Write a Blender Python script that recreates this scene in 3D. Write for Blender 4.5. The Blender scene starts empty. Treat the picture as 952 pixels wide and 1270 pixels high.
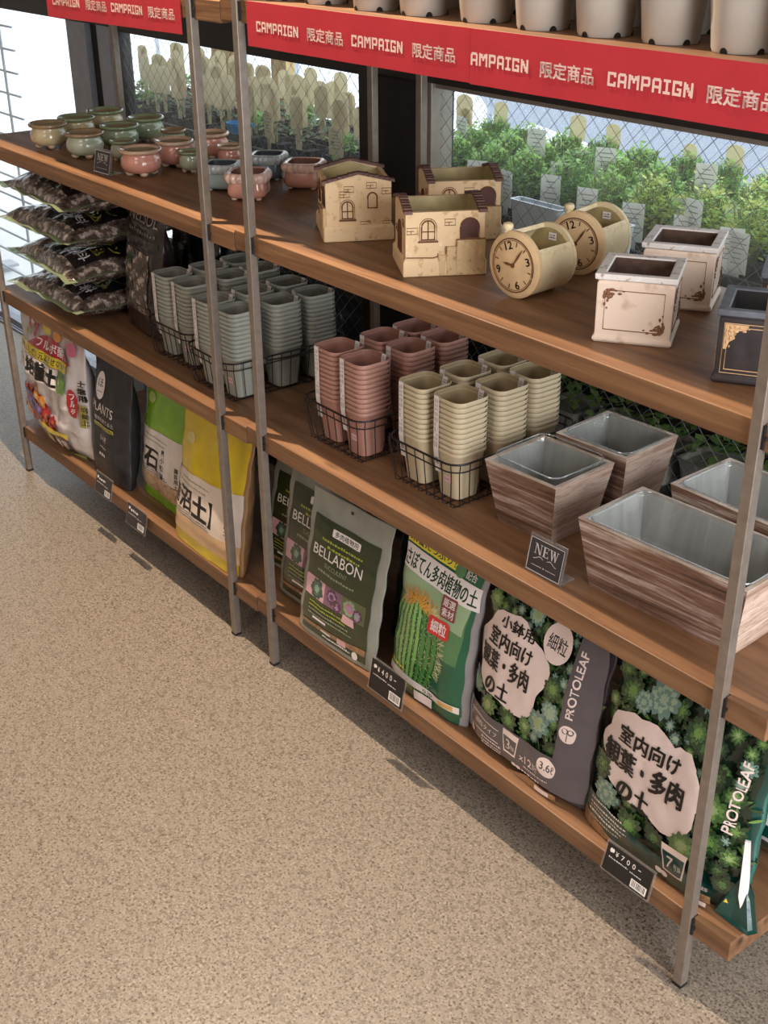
import bpy, bmesh, math, random
from mathutils import Vector, Matrix, noise

sc = bpy.context.scene
col = sc.collection
PI = math.pi
rnd = random.Random(11)

# ------------------------------------------------------------------ camera
cam_d = bpy.data.cameras.new('camera')
cam = bpy.data.objects.new('camera', cam_d)
col.objects.link(cam)
_R = Vector((0.61991137, 0.78464243, -0.00679352))
_U = Vector((-0.35542531, 0.2885035, 0.88906613))
_F = Vector((-0.69955896, 0.54872762, -0.45772838))
cam.matrix_world = Matrix(((_R.x, _U.x, -_F.x, 1.99044844), (_R.y, _U.y, -_F.y, -1.22974258),
                           (_R.z, _U.z, -_F.z, 1.57891584), (0, 0, 0, 1)))
cam_d.sensor_fit = 'VERTICAL'
cam_d.sensor_height = 36.0
cam_d.lens = 1531.9 / 1270 * 36
cam_d.clip_start = 0.05
cam_d.clip_end = 200
sc.camera = cam

# ------------------------------------------------------------------ world, lights, exposure
sc.view_settings.view_transform = 'Standard'
sc.view_settings.look = 'None'
sc.view_settings.gamma = 1
sc.view_settings.use_curve_mapping = False
sc.view_settings.exposure = 0.0
wd = bpy.data.worlds.new('sky')
sc.world = wd
wd.use_nodes = True
wn = wd.node_tree.nodes
wn['Background'].inputs[0].default_value = (0.86, 0.93, 1.0, 1)
wn['Background'].inputs[1].default_value = 2.6


def area(name, loc, target, size, size_y, power, rgb, spread=None):
    d = bpy.data.lights.new(name, 'AREA')
    d.shape = 'RECTANGLE'
    d.size = size
    d.size_y = size_y
    d.energy = power
    d.color = rgb
    if spread:
        d.spread = spread
    o = bpy.data.objects.new(name, d)
    col.objects.link(o)
    o.location = loc
    o.rotation_euler = (Vector(target) - Vector(loc)).to_track_quat('-Z', 'Y').to_euler()
    return o


def spot(name, loc, target, power, rgb, ang, blend, rad):
    d = bpy.data.lights.new(name, 'SPOT')
    d.energy = power
    d.color = rgb
    d.spot_size = math.radians(ang)
    d.spot_blend = blend
    d.shadow_soft_size = rad
    o = bpy.data.objects.new(name, d)
    col.objects.link(o)
    o.location = loc
    o.rotation_euler = (Vector(target) - Vector(loc)).to_track_quat('-Z', 'Y').to_euler()
    return o


spot('ceiling_spot_light', (-0.28, -0.12, 2.62), (-0.16, -0.32, 0), 310, (1.0, 0.81, 0.60), 132, 0.6, 0.016)
area('ceiling_fill_light', (1.2, -2.6, 2.4), (0.3, 0, 0.8), 1.2, 1.2, 19, (1.0, 0.88, 0.77))  # soft fill tilted at the shelves, standing in for other unseen ceiling lights
area('shop_daylight', (3.5, -0.6, 1.35), (0.7, 0.1, 0.7), 1.6, 1.9, 88, (0.97, 0.98, 1.0))

# ------------------------------------------------------------------ helpers


def lin(r, g, b):
    def f(c):
        c /= 255.0
        return c / 12.92 if c <= 0.04045 else ((c + 0.055) / 1.055) ** 2.4
    return (f(r), f(g), f(b), 1.0)


def new_mat(name):
    m = bpy.data.materials.new(name)
    m.use_nodes = True
    nt = m.node_tree
    return m, nt, nt.nodes['Principled BSDF']


def node(nt, t, **kw):
    n = nt.nodes.new(t)
    for k, v in kw.items():
        setattr(n, k, v)
    return n


def ramp(nt, stops):
    r = node(nt, 'ShaderNodeValToRGB')
    el = r.color_ramp.elements
    while len(el) < len(stops):
        el.new(0.5)
    for e, (p, c) in zip(el, stops):
        e.position = p
        e.color = c
    return r


def coords(nt, scale=(1, 1, 1), rot=(0, 0, 0)):
    tc = node(nt, 'ShaderNodeTexCoord')
    mp = node(nt, 'ShaderNodeMapping')
    mp.inputs['Scale'].default_value = scale
    mp.inputs['Rotation'].default_value = rot
    nt.links.new(tc.outputs['Object'], mp.inputs['Vector'])
    return mp


def plain(name, rgb, rough=0.5, metal=0.0, var=0.08, vscale=30, bump=0.0, bscale=120, coat=0.0, spec=0.5, trans=0.0, alpha=1.0):
    m, nt, b = new_mat(name)
    c = lin(*rgb)
    if var:
        mp = coords(nt)
        n = node(nt, 'ShaderNodeTexNoise')
        n.inputs['Scale'].default_value = vscale
        n.inputs['Detail'].default_value = 4
        nt.links.new(mp.outputs[0], n.inputs['Vector'])
        lo = tuple(x * (1 - var * 1.6) for x in c[:3]) + (1,)
        hi = tuple(min(1, x * (1 + var * 1.6)) for x in c[:3]) + (1,)
        r = ramp(nt, [(0.3, lo), (0.7, hi)])
        nt.links.new(n.outputs['Fac'], r.inputs['Fac'])
        nt.links.new(r.outputs['Color'], b.inputs['Base Color'])
    else:
        b.inputs['Base Color'].default_value = c
    b.inputs['Roughness'].default_value = rough
    b.inputs['Metallic'].default_value = metal
    b.inputs['Specular IOR Level'].default_value = spec
    if coat:
        b.inputs['Coat Weight'].default_value = coat
        b.inputs['Coat Roughness'].default_value = 0.12
    if alpha < 1:
        b.inputs['Alpha'].default_value = alpha
    if bump:
        mp2 = coords(nt)
        n2 = node(nt, 'ShaderNodeTexNoise')
        n2.inputs['Scale'].default_value = bscale
        n2.inputs['Detail'].default_value = 5
        nt.links.new(mp2.outputs[0], n2.inputs['Vector'])
        bp = node(nt, 'ShaderNodeBump')
        bp.inputs['Strength'].default_value = bump
        bp.inputs['Distance'].default_value = 0.004
        nt.links.new(n2.outputs['Fac'], bp.inputs['Height'])
        nt.links.new(bp.outputs[0], b.inputs['Normal'])
        if coat:
            nt.links.new(bp.outputs[0], b.inputs['Coat Normal'])
    return m


def wood(name, dark, mid, light, stretch=(2.2, 34, 34), knots=True, rough=0.5, bump=0.25, streak=0.0):
    m, nt, b = new_mat(name)
    mp = coords(nt, stretch)
    n = node(nt, 'ShaderNodeTexNoise')
    n.inputs['Scale'].default_value = 1.0
    n.inputs['Detail'].default_value = 7
    n.inputs['Roughness'].default_value = 0.6
    n.inputs['Distortion'].default_value = 0.5
    nt.links.new(mp.outputs[0], n.inputs['Vector'])
    r = ramp(nt, [(0.28, lin(*dark)), (0.5, lin(*mid)), (0.74, lin(*light))])
    nt.links.new(n.outputs['Fac'], r.inputs['Fac'])
    out = r.outputs['Color']
    mp2 = coords(nt, tuple(s * 5 for s in stretch))
    n2 = node(nt, 'ShaderNodeTexNoise')
    n2.inputs['Scale'].default_value = 1.0
    n2.inputs['Detail'].default_value = 3
    nt.links.new(mp2.outputs[0], n2.inputs['Vector'])
    if knots:
        mp3 = coords(nt, (3.2, 11, 11))
        v = node(nt, 'ShaderNodeTexVoronoi')
        v.inputs['Scale'].default_value = 1.0
        nt.links.new(mp3.outputs[0], v.inputs['Vector'])
        kr = ramp(nt, [(0.04, (0.12, 0.12, 0.12, 1)), (0.12, (1, 1, 1, 1))])
        nt.links.new(v.outputs['Distance'], kr.inputs['Fac'])
        mx = node(nt, 'ShaderNodeMix', data_type='RGBA', blend_type='MULTIPLY')
        mx.inputs[0].default_value = 0.75
        nt.links.new(out, mx.inputs[6])
        nt.links.new(kr.outputs['Color'], mx.inputs[7])
        out = mx.outputs[2]
    if streak:
        sr = ramp(nt, [(0.40, (1, 1, 1, 1)), (0.46, (0.45, 0.4, 0.38, 1)), (0.52, (1, 1, 1, 1))])
        nt.links.new(n2.outputs['Fac'], sr.inputs['Fac'])
        mx = node(nt, 'ShaderNodeMix', data_type='RGBA', blend_type='MULTIPLY')
        mx.inputs[0].default_value = streak
        nt.links.new(out, mx.inputs[6])
        nt.links.new(sr.outputs['Color'], mx.inputs[7])
        out = mx.outputs[2]
    nt.links.new(out, b.inputs['Base Color'])
    b.inputs['Roughness'].default_value = rough
    bp = node(nt, 'ShaderNodeBump')
    bp.inputs['Strength'].default_value = bump
    bp.inputs['Distance'].default_value = 0.002
    nt.links.new(n2.outputs['Fac'], bp.inputs['Height'])
    nt.links.new(bp.outputs[0], b.inputs['Normal'])
    return m


def speckle(name, base, dark, light, scale, rough=0.4, vor=True, coat=0.0, amount=(0.33, 0.36, 0.66, 0.7), large=None):
    """two-tone specks in a base colour"""
    m, nt, b = new_mat(name)
    mp = coords(nt, (1, 1, 1))
    n = node(nt, 'ShaderNodeTexNoise')
    n.inputs['Scale'].default_value = scale
    n.inputs['Detail'].default_value = 2.5
    n.inputs['Roughness'].default_value = 0.6
    nt.links.new(mp.outputs[0], n.inputs['Vector'])
    a, a2, c, d = amount
    r = ramp(nt, [(a, lin(*dark)), (a2, lin(*base)), (c, lin(*base)), (d, lin(*light))])
    nt.links.new(n.outputs['Fac'], r.inputs['Fac'])
    out = r.outputs['Color']
    if vor:
        v = node(nt, 'ShaderNodeTexVoronoi')
        v.inputs['Scale'].default_value = scale * 0.8
        nt.links.new(mp.outputs[0], v.inputs['Vector'])
        vr = ramp(nt, [(0.0, (0.62, 0.6, 0.58, 1)), (0.3, (0.92, 0.92, 0.92, 1)), (0.75, (1.08, 1.08, 1.08, 1))])
        sep = node(nt, 'ShaderNodeSeparateColor')
        nt.links.new(v.outputs['Color'], sep.inputs[0])
        nt.links.new(sep.outputs[0], vr.inputs['Fac'])
        mx = node(nt, 'ShaderNodeMix', data_type='RGBA', blend_type='MULTIPLY')
        mx.inputs[0].default_value = 1.0
        nt.links.new(out, mx.inputs[6])
        nt.links.new(vr.outputs['Color'], mx.inputs[7])
        out = mx.outputs[2]
    nt.links.new(out, b.inputs['Base Color'])
    b.inputs['Roughness'].default_value = rough
    if coat:
        b.inputs['Coat Weight'].default_value = coat
        b.inputs['Coat Roughness'].default_value = 0.1
    return m


def clear_film(name, tint=(1, 1, 1), gloss=0.035, rough=0.08, body=0.0, body_rgb=(200, 200, 200), milky=False):
    """thin clear sheet: see-through with a fresnel sheen"""
    m = bpy.data.materials.new(name)
    m.use_nodes = True
    nt = m.node_tree
    nt.nodes.remove(nt.nodes['Principled BSDF'])
    out = nt.nodes['Material Output']
    tr = node(nt, 'ShaderNodeBsdfTransparent')
    tr.inputs[0].default_value = tint + (1,)
    gl = node(nt, 'ShaderNodeBsdfGlossy')
    gl.inputs['Roughness'].default_value = rough
    lw = node(nt, 'ShaderNodeLayerWeight')
    lw.inputs['Blend'].default_value = 0.5
    pw = node(nt, 'ShaderNodeMath', operation='POWER')
    pw.inputs[1].default_value = 4.0
    nt.links.new(lw.outputs['Facing'], pw.inputs[0])
    fr = node(nt, 'ShaderNodeMath', operation='MULTIPLY_ADD')
    nt.links.new(pw.outputs[0], fr.inputs[0])
    fr.inputs[1].default_value = 0.7
    fr.inputs[2].default_value = gloss
    mx = node(nt, 'ShaderNodeMixShader')
    nt.links.new(fr.outputs[0], mx.inputs[0])
    nt.links.new(tr.outputs[0], mx.inputs[1])
    nt.links.new(gl.outputs[0], mx.inputs[2])
    last = mx
    if body:
        df = node(nt, 'ShaderNodeBsdfTranslucent' if milky else 'ShaderNodeBsdfDiffuse')
        df.inputs[0].default_value = lin(*body_rgb)
        m2 = node(nt, 'ShaderNodeMixShader')
        m2.inputs[0].default_value = body
        nt.links.new(mx.outputs[0], m2.inputs[1])
        nt.links.new(df.outputs[0], m2.inputs[2])
        last = m2
    nt.links.new(last.outputs[0], out.inputs[0])
    return m


def translucent(name, rgb, mix=0.5):
    m = bpy.data.materials.new(name)
    m.use_nodes = True
    nt = m.node_tree
    b = nt.nodes['Principled BSDF']
    b.inputs['Base Color'].default_value = lin(*rgb)
    b.inputs['Roughness'].default_value = 0.5
    tr = node(nt, 'ShaderNodeBsdfTranslucent')
    tr.inputs[0].default_value = lin(*rgb)
    mx = node(nt, 'ShaderNodeMixShader')
    mx.inputs[0].default_value = mix
    nt.links.new(b.outputs[0], mx.inputs[1])
    nt.links.new(tr.outputs[0], mx.inputs[2])
    nt.links.new(mx.outputs[0], nt.nodes['Material Output'].inputs[0])
    return m


class MB:
    """collects shapes and links them as ONE mesh object"""

    def __init__(self):
        self.bm = bmesh.new()

    def poly(self, pts, mi=0):
        f = self.bm.faces.new([self.bm.verts.new(p) for p in pts])
        f.material_index = mi
        return f

    def box(self, x0, x1, y0, y1, z0, z1, mi=0):
        v = [self.bm.verts.new(p) for p in ((x0, y0, z0), (x1, y0, z0), (x1, y1, z0), (x0, y1, z0),
                                            (x0, y0, z1), (x1, y0, z1), (x1, y1, z1), (x0, y1, z1))]
        for q in ((0, 3, 2, 1), (4, 5, 6, 7), (0, 1, 5, 4), (1, 2, 6, 5), (2, 3, 7, 6), (3, 0, 4, 7)):
            f = self.bm.faces.new([v[i] for i in q])
            f.material_index = mi
        return v

    def loft(self, rings, mi=0, cap0=True, cap1=True, closed=True, wrap=False):
        vs = [[self.bm.verts.new(p) for p in r] for r in rings]
        n = len(vs[0])
        k = len(vs)
        for i in range(k if wrap else k - 1):
            a, b = vs[i], vs[(i + 1) % k]
            for j in range(n if closed else n - 1):
                f = self.bm.faces.new((a[j], a[(j + 1) % n], b[(j + 1) % n], b[j]))
                f.material_index = mi[i] if isinstance(mi, (list, tuple)) else mi
        m0 = mi[0] if isinstance(mi, (list, tuple)) else mi
        m1 = mi[-1] if isinstance(mi, (list, tuple)) else mi
        if not wrap:
            if cap0:
                self.bm.faces.new(list(reversed(vs[0]))).material_index = m0
            if cap1:
                self.bm.faces.new(vs[-1]).material_index = m1
        return vs

    def lathe(self, prof, seg=32, mi=0, c=(0, 0, 0), cap0=True, cap1=True):
        rings = []
        for r, z in prof:
            rings.append([(c[0] + r * math.cos(2 * PI * j / seg), c[1] + r * math.sin(2 * PI * j / seg), c[2] + z) for j in range(seg)])
        return self.loft(rings, mi, cap0, cap1)

    def tube(self, pts, r, seg=6, mi=0, closed=False):
        pts = [Vector(p) for p in pts]
        n = len(pts)
        rings = []
        up = Vector((0, 0, 1))
        for i, p in enumerate(pts):
            if closed:
                t = pts[(i + 1) % n] - pts[i - 1]
            else:
                t = pts[min(i + 1, n - 1)] - pts[max(i - 1, 0)]
            if t.length < 1e-9:
                t = Vector((0, 0, 1))
            t.normalize()
            a = up if abs(t.dot(up)) < 0.95 else Vector((1, 0, 0))
            s = t.cross(a).normalized()
            u = s.cross(t).normalized()
            rr = r[i] if isinstance(r, (list, tuple)) else r
            rings.append([p + s * (rr * math.cos(2 * PI * j / seg)) + u * (rr * math.sin(2 * PI * j / seg)) for j in range(seg)])
        return self.loft(rings, mi, True, True, True, closed)

    def ellipsoid(self, c, r, seg=14, rings=8, mi=0):
        pr = []
        for i in range(1, rings):
            a = -PI / 2 + PI * i / rings
            pr.append([(c[0] + r[0] * math.cos(a) * math.cos(2 * PI * j / seg), c[1] + r[1] * math.cos(a) * math.sin(2 * PI * j / seg),
                        c[2] + r[2] * math.sin(a)) for j in range(seg)])
        self.loft(pr, mi)

    def xform(self, m):
        bmesh.ops.transform(self.bm, matrix=m, verts=self.bm.verts)
        return self

    def build(self, name, mats, parent=None, loc=(0, 0, 0), rotz=0.0, smooth=True, ang=35, bevel=0.0, bseg=2, recalc=True):
        bm = self.bm
        if recalc:
            bmesh.ops.recalc_face_normals(bm, faces=bm.faces)
        if smooth:
            a = math.radians(ang)
            for e in bm.edges:
                e.smooth = not (len(e.link_faces) == 2 and e.calc_face_angle(0) > a)
            for f in bm.faces:
                f.smooth = True
        me = bpy.data.meshes.new(name)
        bm.to_mesh(me)
        bm.free()
        for m in (mats if isinstance(mats, (list, tuple)) else [mats]):
            me.materials.append(m)
        o = bpy.data.objects.new(name, me)
        col.objects.link(o)
        o.location = loc
        o.rotation_euler = (0, 0, rotz)
        if parent:
            o.parent = parent
        if bevel:
            bv = o.modifiers.new('bevel', 'BEVEL')
            bv.width = bevel
            bv.segments = bseg
            bv.limit_method = 'ANGLE'
            bv.angle_limit = math.radians(40)
        return o


def tag(o, label, cat, group=None):
    o['label'] = label
    o['category'] = cat
    if group:
        o['group'] = group
    return o


def thing(name, label, cat, loc=(0, 0, 0), rotz=0.0, group=None):
    o = bpy.data.objects.new(name, None)
    col.objects.link(o)
    o.location = loc
    o.rotation_euler = (0, 0, rotz)
    o.empty_display_size = 0.03
    return tag(o, label, cat, group)


KIDS = {}


def dup(root, loc, rotz=0.0, label=None, group=None):
    """a copy of a thing with copies of its parts and their sub-parts (mesh data shared)"""
    r = root.copy()
    col.objects.link(r)
    r.location = loc
    r.rotation_euler = (0, 0, rotz)
    if label:
        r['label'] = label
    if group:
        r['group'] = group
    for ch in list(root.children):
        c = ch.copy()
        col.objects.link(c)
        c.parent = r
        for g in list(ch.children):
            d = g.copy()
            col.objects.link(d)
            d.parent = c
    return r


def struct(o):
    o['kind'] = 'structure'
    return o


def rrect(w, d, r, z, n=5, cx=0.0, cy=0.0):
    """rounded rectangle ring"""
    pts = []
    for (sx, sy, a0) in ((1, -1, -90), (1, 1, 0), (-1, 1, 90), (-1, -1, 180)):
        for i in range(n):
            a = math.radians(a0 + 90 * i / (n - 1))
            pts.append((cx + sx * (w / 2 - r) + r * math.cos(a), cy + sy * (d / 2 - r) + r * math.sin(a), z))
    return pts


# text: glyph outlines from the built-in font, as flat 2-D triangles in a unit box
_TXT = {}


def text_mesh(s, bold=0.0):
    key = (s, bold)
    if key not in _TXT:
        cu = bpy.data.curves.new('lettering', 'FONT')
        cu.body = s
        cu.size = 1.0
        cu.offset = bold
        cu.resolution_u = 3
        ob = bpy.data.objects.new('lettering', cu)
        col.objects.link(ob)
        dg = bpy.context.evaluated_depsgraph_get()
        me = ob.evaluated_get(dg).to_mesh()
        vs = [(v.co.x, v.co.y) for v in me.vertices]
        fs = [tuple(p.vertices) for p in me.polygons]
        ob.evaluated_get(dg).to_mesh_clear()
        bpy.data.objects.remove(ob)
        bpy.data.curves.remove(cu)
        if vs:
            x0 = min(v[0] for v in vs)
            x1 = max(v[0] for v in vs)
            y0 = min(v[1] for v in vs)
            y1 = max(v[1] for v in vs)
        else:
            x0 = y0 = 0
            x1 = y1 = 1
        _TXT[key] = (vs, fs, (x0, x1, y0, y1))
    return _TXT[key]


class Art:
    """flat artwork in 2-D metres, later laid on a surface P(a, b, off)"""

    def __init__(self):
        self.items = []   # (points, faces, material, layer, cut)
        self.layer = 0

    def add(self, vs, fs, mi, cut=True):
        self.layer += 1
        self.items.append((vs, fs, mi, self.layer, cut))

    def same(self, vs, fs, mi, cut=True):
        self.items.append((vs, fs, mi, self.layer, cut))

    def poly(self, pts, mi, same=False, cut=None):
        if cut is None:
            xs = [p[0] for p in pts]
            ys = [p[1] for p in pts]
            cut = max(max(xs) - min(xs), max(ys) - min(ys)) > 0.016
        (self.same if same else self.add)(list(pts), [tuple(range(len(pts)))], mi, cut)

    def rect(self, x0, x1, y0, y1, mi, same=False, rot=0.0):
        pts = [(x0, y0), (x1, y0), (x1, y1), (x0, y1)]
        if rot:
            cx, cy = (x0 + x1) / 2, (y0 + y1) / 2
            c, s = math.cos(rot), math.sin(rot)
            pts = [(cx + (x - cx) * c - (y - cy) * s, cy + (x - cx) * s + (y - cy) * c) for x, y in pts]
        self.poly(pts, mi, same)

    def rrect(self, x0, x1, y0, y1, r, mi, same=False):
        p = rrect(x1 - x0, y1 - y0, r, 0, 4, (x0 + x1) / 2, (y0 + y1) / 2)
        self.poly([(q[0], q[1]) for q in p], mi, same)

    def ell(self, cx, cy, rx, ry, mi, n=24, same=False, wob=0.0, seed=0):
        pts = []
        for i in range(n):
            a = 2 * PI * i / n
            k = 1 + wob * (noise.noise(Vector((math.cos(a) * 1.7, math.sin(a) * 1.7, seed))))
            pts.append((cx + rx * k * math.cos(a), cy + ry * k * math.sin(a)))
        self.poly(pts, mi, same)

    def text(self, s, x0, x1, y0, y1, mi, bold=0.0, rot=0.0, same=False):
        vs, fs, bb = text_mesh(s, 0.0)
        if not vs:
            return
        if bold > 0:
            e = bold * .55 * min((x1 - x0) / max(.4, bb[1] - bb[0]), (y1 - y0) / max(.4, bb[3] - bb[2]))
            for i, (dx, dy) in enumerate(((-1, -.6), (1, -.6), (-1, .6), (1, .6), (0, 0))):
                self.text(s, x0 + dx * e, x1 + dx * e, y0 + dy * e, y1 + dy * e, mi, 0.0, rot, same=same or i > 0)
            return
        sx = (x1 - x0) / (bb[1] - bb[0])
        sy = (y1 - y0) / (bb[3] - bb[2])
        pts = [(x0 + (v[0] - bb[0]) * sx, y0 + (v[1] - bb[2]) * sy) for v in vs]
        if rot:
            cx, cy = (x0 + x1) / 2, (y0 + y1) / 2
            c, q = math.cos(rot), math.sin(rot)
            pts = [(cx + (x - cx) * c - (y - cy) * q, cy + (x - cx) * q + (y - cy) * c) for x, y in pts]
        (self.same if same else self.add)(pts, fs, mi, True)

    def vtext(self, s, xc, w, y0, y1, mi, bold=0.0):
        """vertical column of characters, top to bottom"""
        n = len(s)
        h = (y1 - y0) / n
        for i, ch in enumerate(s):
            yt = y1 - h * i
            self.text(ch, xc - w / 2, xc + w / 2, yt - h * 0.9, yt - h * 0.08, mi, bold, same=i > 0)

    def fine(self, x0, x1, y, h, mi, seed=0):
        """a line of print too small to read in the photograph: short dashes"""
        r = random.Random(seed)
        x = x0
        first = True
        while x < x1:
            w = min(r.uniform(0.6, 1.6) * h, x1 - x)
            if w > h * 0.2:
                k = r.uniform(0.6, 1.0)
                self.poly([(x, y), (x + w, y), (x + w, y + h * k), (x, y + h * k)], mi, same=not first)
                first = False
            x += w + h * 0.45

    def barcode(self, x0, x1, y0, y1, white, black, seed=3):
        self.rect(x0, x1, y0, y1, white)
        r = random.Random(seed)
        x = x0 + (x1 - x0) * 0.08
        first = True
        while x < x1 - (x1 - x0) * 0.1:
            w = r.uniform(0.015, 0.05) * (x1 - x0)
            self.poly([(x, y0 + (y1 - y0) * 0.15), (x + w, y0 + (y1 - y0) * 0.15), (x + w, y1 - (y1 - y0) * 0.1), (x, y1 - (y1 - y0) * 0.1)], black, same=not first)
            first = False
            x += w + r.uniform(0.02, 0.05) * (x1 - x0)

    def leaf(self, cx, cy, ang, L, w, mi, same=True):
        c, s = math.cos(ang), math.sin(ang)
        prof = ((0, 0.22), (0.35, 0.46), (0.72, 0.5), (0.9, 0.28), (1.0, 0.0), (0.9, -0.28), (0.72, -0.5), (0.35, -0.46), (0, -0.22))
        pts = [(cx + c * L * t - s * w * q, cy + s * L * t + c * w * q) for t, q in prof]
        self.poly(pts, mi, same, cut=False)

    def rosette(self, cx, cy, r, tones, n=9, seed=0, slim=0.5):
        q = random.Random(seed)
        k = len(tones)
        for i, mi in enumerate(tones):
            rr = r * (1 - i / (k + 0.35))
            a0 = q.uniform(0, 6.28)
            self.layer += 1
            m = max(4, n - i)
            for j in range(m):
                a = a0 + 2 * PI * j / m + q.uniform(-.1, .1)
                self.leaf(cx, cy, a, rr * q.uniform(.88, 1.05), rr * slim * 1.3, mi, True)

    def clump(self, cx, cy, rx, ry, n, L, tones, seed=0, slim=0.4):
        q = random.Random(seed)
        for i in range(n):
            if i % 6 == 0:
                self.layer += 1
            a = q.uniform(0, 6.28)
            d = math.sqrt(q.random())
            x, y = cx + rx * d * math.cos(a), cy + ry * d * math.sin(a)
            ll = L * q.uniform(.7, 1.2)
            self.leaf(x, y, q.uniform(0, 6.28), ll, ll * slim, q.choice(tones), True)

    def shift(self, dx, dy=0.0):
        self.items = [([(x + dx, y + dy) for x, y in vs], fs, mi, la, ct) for vs, fs, mi, la, ct in self.items]
        return self

    def build(self, name, mats, P, parent=None, cell=0.0052, base=0.0016, step=0.00004, smooth=True):
        bm = bmesh.new()
        big = [it for it in self.items if it[4]]
        small = [it for it in self.items if not it[4]]
        # large shapes are cut on a grid so they follow the curved surface
        lay = bm.verts.layers.float.new('layer')
        if big:
            for vs, fs, mi, la, _ in big:
                v = [bm.verts.new((x, y, 0)) for x, y in vs]
                for q in v:
                    q[lay] = la
                for f in fs:
                    try:
                        bm.faces.new([v[i] for i in f]).material_index = mi
                    except ValueError:
                        pass
            xs = [v.co.x for v in bm.verts]
            ys = [v.co.y for v in bm.verts]
            for ax, lo, hi in ((0, min(xs), max(xs)), (1, min(ys), max(ys))):
                t = math.ceil(lo / cell) * cell
                while t < hi:
                    co = (t, 0, 0) if ax == 0 else (0, t, 0)
                    no = (1, 0, 0) if ax == 0 else (0, 1, 0)
                    bmesh.ops.bisect_plane(bm, geom=bm.verts[:] + bm.edges[:] + bm.faces[:], plane_co=co, plane_no=no, dist=1e-7)
                    t += cell
        for vs, fs, mi, la, _ in small:
            v = [bm.verts.new((x, y, 0)) for x, y in vs]
            for q in v:
                q[lay] = la
            for f in fs:
                try:
                    bm.faces.new([v[i] for i in f]).material_index = mi
                except ValueError:
                    pass
        for v in bm.verts:
            v.co = P(v.co.x, v.co.y, base + step * v[lay])
        bmesh.ops.dissolve_degenerate(bm, dist=1e-6, edges=bm.edges[:])
        for f in bm.faces:
            f.smooth = smooth
        me = bpy.data.meshes.new(name)
        bm.to_mesh(me)
        bm.free()
        for m in mats:
            me.materials.append(m)
        o = bpy.data.objects.new(name, me)
        col.objects.link(o)
        if parent:
            o.parent = parent
        return o

# ------------------------------------------------------------------ materials for the place
M = {}
M['floor'] = speckle('speckled vinyl', (141, 129, 116), (74, 61, 52), (172, 159, 145), 230, rough=0.42, amount=(0.36, 0.43, 0.58, 0.66))
M['ceiling'] = plain('ceiling paint', (225, 220, 212), 0.8, var=0.03)
M['wall'] = plain('wall paint', (205, 196, 184), 0.8, var=0.04)
M['dark_frame'] = plain('dark bronze frame', (42, 36, 36), 0.45, var=0.1)
M['black_wall'] = plain('black column', (20, 18, 20), 0.6, var=0.1)
M['alu'] = plain('aluminium stile', (150, 140, 130), 0.4, metal=0.3, var=0.06)
M['grey_alu'] = plain('grey aluminium', (152, 158, 170), 0.45, metal=0.2, var=0.06)
M['steel'] = plain('brushed steel post', (146, 134, 124), 0.34, metal=0.5, var=0.08, vscale=60, bump=0.05)
M['rubber'] = plain('black rubber', (26, 22, 22), 0.6)
M['board'] = wood('stained pine', (92, 62, 42), (126, 90, 62), (152, 113, 80))
M['red'] = plain('red sheet', (190, 48, 60), 0.5, var=0.03)
M['print_white'] = plain('pale print', (238, 206, 198), 0.8, var=0.02, spec=0.2)
M['glass'] = clear_film('window glass', (0.96, 0.975, 0.97), rough=0.02, body=0.02, body_rgb=(235, 240, 240), milky=True)  # milky share mixes a pale haze over the view outside
M['wire_glass'] = plain('glass wire', (128, 130, 134), 0.4, metal=0.6, var=0)
M['concrete'] = plain('pale concrete', (232, 233, 235), 0.85, var=0.02, vscale=6)
M['asphalt'] = speckle('grey asphalt', (136, 142, 156), (112, 118, 132), (160, 166, 178), 60, rough=0.9, vor=False)
M['black_plastic'] = plain('black plastic', (24, 27, 30), 0.45, var=0.15)
M['blue_grey'] = plain('blue grey tray', (150, 160, 172), 0.5, var=0.05)
M['white_plastic'] = plain('white plastic', (184, 176, 167), 0.42, var=0.03)
M['hole'] = plain('dark hole', (22, 16, 14), 0.8, var=0)

# ------------------------------------------------------------------ the setting
b = MB(); b.box(-5, 4.2, -4.2, 0.56, -0.1, 0.0); struct(b.build('floor', M['floor'], smooth=False))
b = MB(); b.box(-5, 4.2, -4.2, 0.6, 2.7, 2.8); struct(b.build('ceiling', M['ceiling'], smooth=False))
b = MB(); b.box(-5.1, 4.3, -4.3, -4.2, 0, 2.7); struct(b.build('wall_front', M['wall'], smooth=False))
b = MB(); b.box(-5.1, -5.0, -4.2, 0.6, 0, 2.7); struct(b.build('wall_left', M['wall'], smooth=False))
b = MB()
b.box(4.2, 4.3, -4.2, -1.4, 0, 2.7); b.box(4.2, 4.3, -1.4, 0.6, 0, 0.1); b.box(4.2, 4.3, -1.4, 0.6, 2.35, 2.7)
struct(b.build('wall_right', M['wall'], smooth=False))
# window wall
b = MB()
b.box(-5, 4.2, 0.53, 0.60, 1.192, 1.50, 0)
b.box(-5, 4.2, 0.54, 0.60, 1.50, 2.7, 1)
b.box(-1.54, 4.2, 0.53, 0.60, 0.0, 0.07, 0)
b.box(2.4, 4.2, 0.54, 0.60, 0.07, 1.192, 1)
struct(b.build('wall_back', [M['dark_frame'], M['wall']], smooth=False))
b = MB()
b.box(-0.262, -0.108, 0.52, 0.62, 0.07, 1.192, 0)
struct(b.build('trim_1', [M['black_wall']], smooth=False, bevel=0.003))
b = MB()
b.box(-1.792, -1.692, 0.525, 0.60, 0, 1.192, 0)
b.box(-1.692, -1.622, 0.545, 0.60, 0, 1.192, 1)
b.box(-1.622, -1.548, 0.53, 0.60, 0, 1.192, 2)
struct(b.build('trim_2', [M['grey_alu'], M['black_wall'], M['grey_alu']], smooth=False))


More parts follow.
